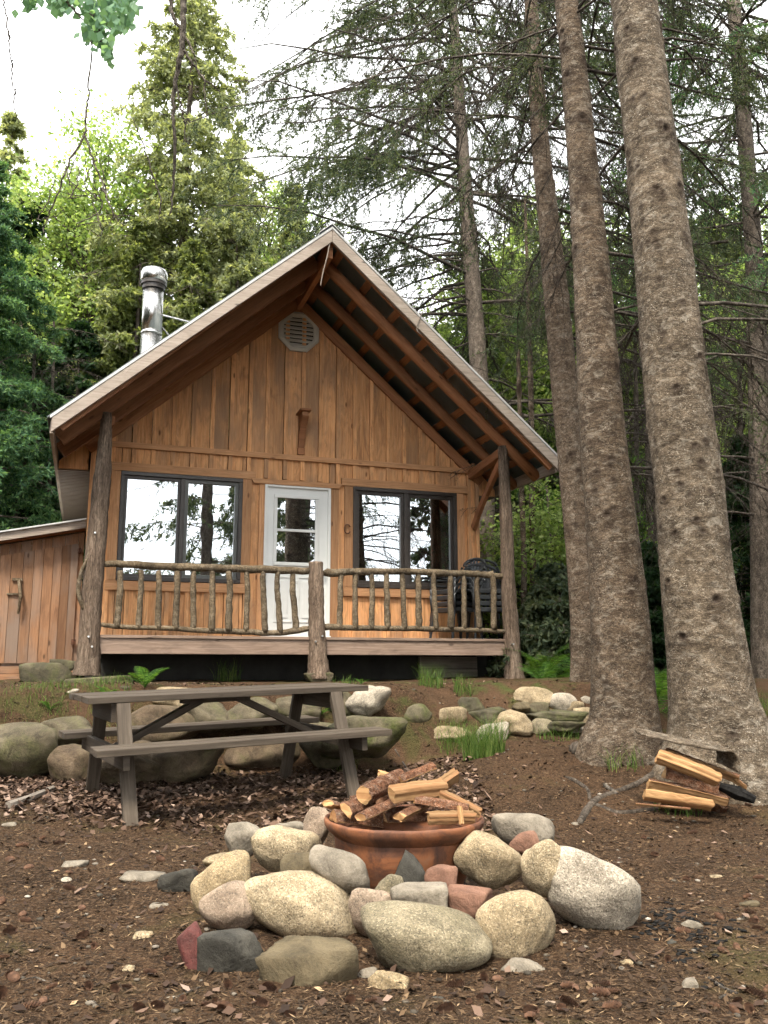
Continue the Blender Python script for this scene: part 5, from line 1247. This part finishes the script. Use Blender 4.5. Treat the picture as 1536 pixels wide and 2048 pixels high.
ttop(conifer,'conifer','olive conifer rising between the pale leafy tree and the fir',150,430,21.5,121,rad=2.4,trunk_r=.16,mat='midolive',nl=170,ntw=14,nsub=2,ntuft=11,tl=.13,tw=.036)
ttop(conifer,'conifer','olive conifer behind the roof, right of the tallest conifer',470,250,24.,122,rad=2.6,trunk_r=.18,mat='olive',nl=190,ntw=14,nsub=2,ntuft=11,tl=.14,tw=.04)
ttop(conifer,'conifer','olive conifer behind the roof, left of the tallest conifer',315,330,24.,123,rad=2.6,trunk_r=.18,mat='olive',nl=190,ntw=14,nsub=2,ntuft=11,tl=.14,tw=.04)
ttop(conifer,'conifer','mid green conifer behind the middle of the left roof slope',390,470,18.9,124,rad=2.3,trunk_r=.16,mat='midolive',nl=170,ntw=15,nsub=2,ntuft=12,tl=.11,tw=.034)
ttop(conifer,'conifer','mid green conifer low behind the chimney',225,600,18.8,125,rad=2.3,trunk_r=.16,mat='midolive',nl=160,ntw=15,nsub=2,ntuft=12,tl=.11,tw=.034)
ttop(broadleaf,'leafy_tree','pale yellow green leafy tree left of the tall conifer',200,225,20.5,110,cr=(2.1,1.8,4.3),cz=10.0,mat='bright',nclump=110,nleaf=200,ls=.12,trunk_r=.16,clump=.62)
ttop(broadleaf,'leafy_tree','yellow green leafy tree between the fir and the pale leafy tree',100,330,23.,111,cr=(2.2,2,4.2),cz=9.4,mat='bright',nclump=90,nleaf=180,ls=.13,trunk_r=.16,clump=.65)
ttop(broadleaf,'leafy_tree','pale green leafy tree between the tall conifer and the roof peak',540,345,25.,112,cr=(2.5,2,4.0),cz=10.3,mat='bright',nclump=110,nleaf=190,ls=.13,trunk_r=.16,clump=.65)
ttop(broadleaf,'leafy_tree','bright green leafy tree behind the right end of the roof',960,560,19.,113,cr=(1.9,1.6,2.9),cz=6.7,mat='bright',nclump=110,nleaf=190,ls=.10,trunk_r=.12,clump=.5)
ttop(broadleaf,'leafy_tree','bright green leafy tree seen between the third trunk and the roof',1065,470,20.5,114,cr=(2.2,1.8,3.6),cz=7.9,mat='bright',nclump=110,nleaf=190,ls=.11,trunk_r=.12,clump=.55)
ttop(broadleaf,'leafy_tree','green leafy tree in the gap between the two largest trunks',1262,430,19.5,115,cr=(1.6,1.6,4.4),cz=6.8,mat='bright',nclump=100,nleaf=170,ls=.11,trunk_r=.12,clump=.5)
ttop(broadleaf,'leafy_tree','bright leafy tree glimpsed between the huge trunk and the right edge',1400,470,17.5,117,cr=(1.9,1.5,2.9),cz=6.6,mat='bright',nclump=90,nleaf=170,ls=.10,trunk_r=.1,clump=.5)
ttop(broadleaf,'leafy_tree','bright leafy tree between the second and third trunks',1170,520,17.,118,cr=(1.7,1.5,2.7),cz=6.2,mat='bright',nclump=90,nleaf=170,ls=.10,trunk_r=.1,clump=.5)
ttop(broadleaf,'leafy_tree','yellow green leafy tree at the right edge behind the huge trunk',1470,400,21.,116,cr=(2.4,1.8,3.4),cz=8.6,mat='bright',nclump=100,nleaf=170,ls=.11,trunk_r=.14,clump=.55)
for j,(x,y,d,r_,lab) in enumerate(((1118,1120,12.3,1.3,'young dark fir just right of the right porch post'),(1040,1060,15,1.6,'dark fir behind the stacked chairs'),(1312,1080,12.0,1.1,'young fir low between the two largest trunks'),(1492,860,12.8,1.9,'dark fir low at the right edge'),(1420,950,15,1.8,'dark fir hidden behind the huge trunk'),(1215,960,15.5,1.8,'dark fir behind the second trunk'))):
    ttop(conifer,'fir_tree',lab,x,y,d,130+j,rad=r_,trunk_r=.09,mat='darkneedle' if j!=0 else 'spruce',nl=120,ntw=14,nsub=2,ntuft=10,tl=.09,tw=.026,z0=.03)
for j,(x,y,d,r_,lab) in enumerate(((1095,930,13.8,1.5,'leafy undergrowth tree just right of the porch post'),(1300,900,14.2,1.2,'leafy undergrowth tree low between the two largest trunks'),(1500,930,14.6,1.6,'leafy undergrowth tree low at the right edge'),(1015,960,16.5,1.6,'leafy undergrowth tree behind the right porch corner'),(1420,820,16.8,1.8,'leafy undergrowth tree behind the huge trunk'))):
    T=at(x,y,d); hz_=T.z-g1(T.x,d); ttop(broadleaf,'leafy_tree',lab,x,y,d,160+j,cr=(r_,r_,hz_*.46),cz=hz_*.52,mat='midleaf' if j%2 else 'bright',nclump=70,nleaf=170,ls=.075,trunk_r=.05,clump=.4)
# --- the forest behind: three kinds, copied
FGp='trees of the dense forest behind the cabin'
protos=[conifer('forest_spruce','dark spruce in the dense forest behind the cabin',(0,60,0),13,2.3,.18,'darkneedle',201,nl=120,ntw=12,nsub=1,ntuft=10,tl=.2,tw=.06,group=FGp,dead=.3,z0=.04),
 conifer('forest_spruce','dark spruce in the dense forest behind the cabin',(0,60,0),11,2.0,.15,'spruce',202,nl=110,ntw=12,nsub=1,ntuft=10,tl=.2,tw=.06,group=FGp,dead=.2,z0=.04)]
pb=broadleaf('forest_leafy_tree','green leafy tree in the dense forest behind the cabin',(0,60,0),10,(2.3,2.3,3.8),5.6,'midleaf',203,nclump=90,nleaf=130,ls=.16,trunk_r=.12,clump=.7,group='leafy trees in the dense forest behind the cabin')
rf_=random.Random(9); spots=[]
def capz(px,d,ymin): return at(768+px,ymin,d).z
tries=0
while len(spots)<74 and tries<6000:
    tries+=1
    d=rf_.uniform(21,46) if len(spots)>14 else rf_.uniform(19,24); xx=rf_.uniform(-.56,.56)*d
    if any((a-xx)**2+(b-d)**2<2.6**2 for a,b in spots): continue
    if d<19.5 and -6<xx<3: continue
    spots.append((xx,d))
for k,(xx,d) in enumerate(spots):
    p=pb if (k%3==2) else protos[k%2]
    o=p if k<3 and ((k==2) or k<2) else copy_tree(p)
    px=768+xx/d*1750*.985
    ycap=560 if px<760 else 380; 
    if px<120: ycap=380
    if 600<px<900: ycap=640
    zc=at(px,ycap,d).z; base=g1(xx,d)-.1; h0={0:13,1:11}.get(k%2,13) if k%3!=2 else 10
    s_=min(rf_.uniform(.75,1.25),(zc-base)/h0); s_=max(s_,.35)
    o.location=(xx,d,base); o.rotation_euler=(0,0,rf_.uniform(0,6.28)); o.scale=(max(s_,.8)*1.1,max(s_,.8)*1.1,s_)
# trees behind the viewer: they are what the panes reflect
NV=-NN
def mirror(P): return P-NN*(2*((P-O0).dot(NN)))
# unseen spruces added on both sides to block low sky light
nside=0; tries=0
while nside<30 and tries<4000:
    tries+=1; xx=rf_.uniform(-19,19); d=rf_.uniform(-16,13)
    if abs(xx)<max(6.5,.44*d+6.0) or any((a-xx)**2+(b-d)**2<2.8**2 for a,b in spots): continue
    q=mirror(Vector((xx,d,0))); pxm=768+1776*q.x/q.y
    if d<9 and 150<pxm<960: continue
    spots.append((xx,d)); nside+=1; o=copy_tree(protos[nside%2]); s_=rf_.uniform(.9,1.3)
    o.location=(xx,d,g1(xx,d)-.1); o.rotation_euler=(0,0,rf_.uniform(0,6.28)); o.scale=(s_,s_,s_)
    o['label']='unseen dark spruce added beside the clearing to block low sky light'; o['group']='unseen spruces added beside the clearing for shade'
for j,(x,d,H,r_,lab,lv) in enumerate(((404,25.5,17,3.0,'dark spruce behind the viewer, mirrored in the left window',0),(605,28,16,2.6,'spruce behind the viewer, mirrored in the door panes',0),(893,24.5,18,1.5,'spruce behind the viewer, mirrored in the right window',0),(500,31,15,2.6,'fourth spruce behind the viewer',0))):
    q=mirror(at(x,1332,d)); conifer('spruce_tree',lab,(q.x,q.y,g1(q.x,q.y)-.1),H,r_,.24,'spruce',300+j,nl=110,ntw=16,nsub=2,ntuft=11,tl=.11,tw=.03,z0=.10,dead=.25,hang=.5,shape=.6,group='spruces behind the viewer mirrored in the glass')
# --- tree overhanging the clearing from the left, its trunk outside the picture
ov=empty('overhanging_tree',(-3.6,2.9,g1(-3.6,2.9)),label='tree at the left whose thin drooping branches hang into the top of the picture',cat='tree')
OB=Vector(ov.location)
b=MB(); b.tube([Vector((0,0,-.1)),Vector((.1,0,2)),Vector((.15,.1,4)),Vector((.3,.2,6.5)),Vector((.3,.2,9))],[.15,.12,.10,.07,.03],14,.05); b.build('trunk',M['bark_far'],ov,smooth=True)
def obr(pts,dep,w0=None,start=None):
    P=[at(x,y,dep if not isinstance(dep,tuple) else dep[0]+(dep[1]-dep[0])*i/(len(pts)-1))-OB for i,(x,y,w) in enumerate(pts)]
    dd=dep if not isinstance(dep,tuple) else dep[0]
    R=[w*.66*mpp(x,y,dd) for x,y,w in pts]
    if start: P=[Vector(start)]+P; R=[R[0]*1.5]+R
    P,R=dens(P,R,len(P)*6); P=[p+Vector((jit(.006),jit(.006),jit(.004))) for p in P]; bb_.tube(P,R,6,.15); return P
bb_=MB()
A1=obr([(150,-120,11),(172,0,9),(192,45,8),(203,90,6),(216,112,3)],4.0,start=(.2,.15,5.1))
A2=obr([(192,45,4),(184,90,2.4),(178,180,2.6),(172,225,3.2),(169,272,3.6),(140,320,3.4),(116,390,2.8),(92,440,2),(86,470,1.2)],4.0)
A3=obr([(169,272,3.4),(190,330,3),(212,390,2.6),(232,440,1.6)],4.0)
A4=obr([(330,-300,13),(372,-120,11),(367,0,10),(366,60,9),(362,110,9),(350,165,7),(347,230,6),(350,290,5),(346,370,4),(341,430,2.5)],4.6,start=(.25,.2,6.0))
A5=obr([(340,-60,6),(343,20,6),(362,60,5),(380,90,4),(393,125,2),(398,160,1.2)],4.6)
A6=obr([(366,98,5),(388,130,4),(410,160,3.5),(425,170,2.6),(440,186,1.5)],4.6)
obr([(352,170,3),(360,205,3),(364,225,3),(370,250,2.4),(366,290,1.2)],4.6)
obr([(410,160,3),(410,200,2),(414,240,1.2)],4.6)
obr([(265,238,1.2),(290,300,2),(305,350,2.4),(322,400,2.2),(318,440,1.6)],5.4,start=None)
A9=obr([(210,-80,7),(180,-10,5),(205,40,4),(232,70,3)],4.1,start=(.2,.15,5.2))
A10=obr([(60,-80,6),(100,-30,5),(140,10,4),(165,40,2)],3.9,start=(.2,.15,4.9))
for s_ in range(9):
    x=random.uniform(95,240); y=random.uniform(370,460); obr([(x,y-60,1.4),(x+random.uniform(-20,20),y-10,1.8),(x+random.uniform(-40,40),y+20,1.4),(x+random.uniform(-60,60),y+10,.9)],4.1)
for s_ in range(4): obr([(8+s_*8,30+s_*60-30,2.5),(16+s_*4,60+s_*50,2),(22+s_*6,85+s_*55,1)],4.4)
bb_.build('branches',M['twig'],ov)
g=np.random.default_rng(77); V=[];n=760; cl_=[(60,-10,20,12),(120,0,40,18),(170,5,50,25),(220,20,40,25),(250,10,30,22),(190,60,25,20),(215,100,9,14),(232,45,30,14),(140,-25,60,20),(230,-40,60,30)]
for k in range(n):
    c=cl_[k%len(cl_)]; x=g.normal(c[0],c[2]*.5); y=g.normal(c[1],c[3]*.9); p=np.array((at(x,y,4.0+g.normal(0,.10))-OB)[:])
    u=g.normal(0,.5,3)+np.array([0,0,-.8]); u/=np.linalg.norm(u); v=np.cross(u,g.normal(0,.4,3)+np.array([0,1.,.3])); v/=np.linalg.norm(v); s=g.uniform(.026,.042)
    V+= [p-u*s*.7,p-u*s*.1+v*s*.55,p+u*s*.8,p-u*s*.1-v*s*.55]
npmesh('leaves',np.array(V),np.arange(n*4).reshape(n,4),M['birch'],ov,rnd=g.random(n))
# dry twigs caught on the bargeboard
def dry(label,pts,off):
    bb=MB(); P,R=pathpx(pts,off); P,R=dens([wl(p) for p in P],R,14); bb.tube(P,R,5,.1); o=bb.build('dry_twig',M['greywood']); tag(o,label,'twig')
dry('pale dry twig hanging from the roof peak',[(661,478,2.5),(655,510,2.2),(646,545,2),(641,572,1.5)],-1.84)
dry('small forked dry twig caught on the right bargeboard',[(846,622,2),(838,640,2),(834,660,2),(842,668,1.5)],-1.87)
# ================================================================ WORLD, SUN
W=bpy.data.worlds.new('World'); S.world=W; W.use_nodes=True; nt=W.node_tree; nt.nodes.clear()
out=nt.nodes.new('ShaderNodeOutputWorld'); bg=nt.nodes.new('ShaderNodeBackground'); sky=nt.nodes.new('ShaderNodeTexSky'); sky.sky_type='NISHITA'; sky.sun_disc=False
SE,SR=radians(57),radians(196)
sky.sun_elevation=SE; sky.sun_rotation=SR; sky.air_density=1.; sky.dust_density=2.5; sky.ozone_density=1.
tcn=nt.nodes.new('ShaderNodeTexCoord'); nz=nt.nodes.new('ShaderNodeTexNoise'); nz.inputs['Scale'].default_value=2.2; nz.inputs['Detail'].default_value=5; nt.links.new(tcn.outputs['Generated'],nz.inputs['Vector'])
rm=nt.nodes.new('ShaderNodeValToRGB'); rm.color_ramp.elements[0].position=.2; rm.color_ramp.elements[0].color=(.80,)*3+(1,); rm.color_ramp.elements[1].position=.8; rm.color_ramp.elements[1].color=(1,)*4; nt.links.new(nz.outputs[0],rm.inputs[0])
mx=nt.nodes.new('ShaderNodeMix'); mx.data_type='RGBA'; nt.links.new(rm.outputs[0],mx.inputs[0]); nt.links.new(sky.outputs[0],mx.inputs[6]); mx.inputs[7].default_value=(12.5,12.6,12.6,1)
nt.links.new(mx.outputs[2],bg.inputs[0]); bg.inputs[1].default_value=.10; nt.links.new(bg.outputs[0],out.inputs[0])
sd_=bpy.data.lights.new('sun','SUN'); sd_.energy=2.6; sd_.angle=radians(14); sd_.color=(1,.90,.76); so2=bpy.data.objects.new('sun',sd_); COL.objects.link(so2)
# direction to the sun: sky rotation 0 = +Y, turning clockwise
dx=sin(SR)*cos(SE); dy=cos(SR)*cos(SE); dz=sin(SE); so2.rotation_euler=Vector((dx,dy,dz)).to_track_quat('Z','Y').to_euler()
S.view_settings.view_transform='Standard'; S.view_settings.look='None'; S.view_settings.exposure=1.55; S.view_settings.gamma=1
S.cycles.use_adaptive_sampling=True; S.cycles.adaptive_threshold=.04; S.cycles.adaptive_min_samples=16
S.render.engine='CYCLES'; S.cycles.use_light_tree=False; S.cycles.max_bounces=4; S.cycles.diffuse_bounces=2; S.cycles.glossy_bounces=3; S.cycles.transmission_bounces=3; S.cycles.transparent_max_bounces=6
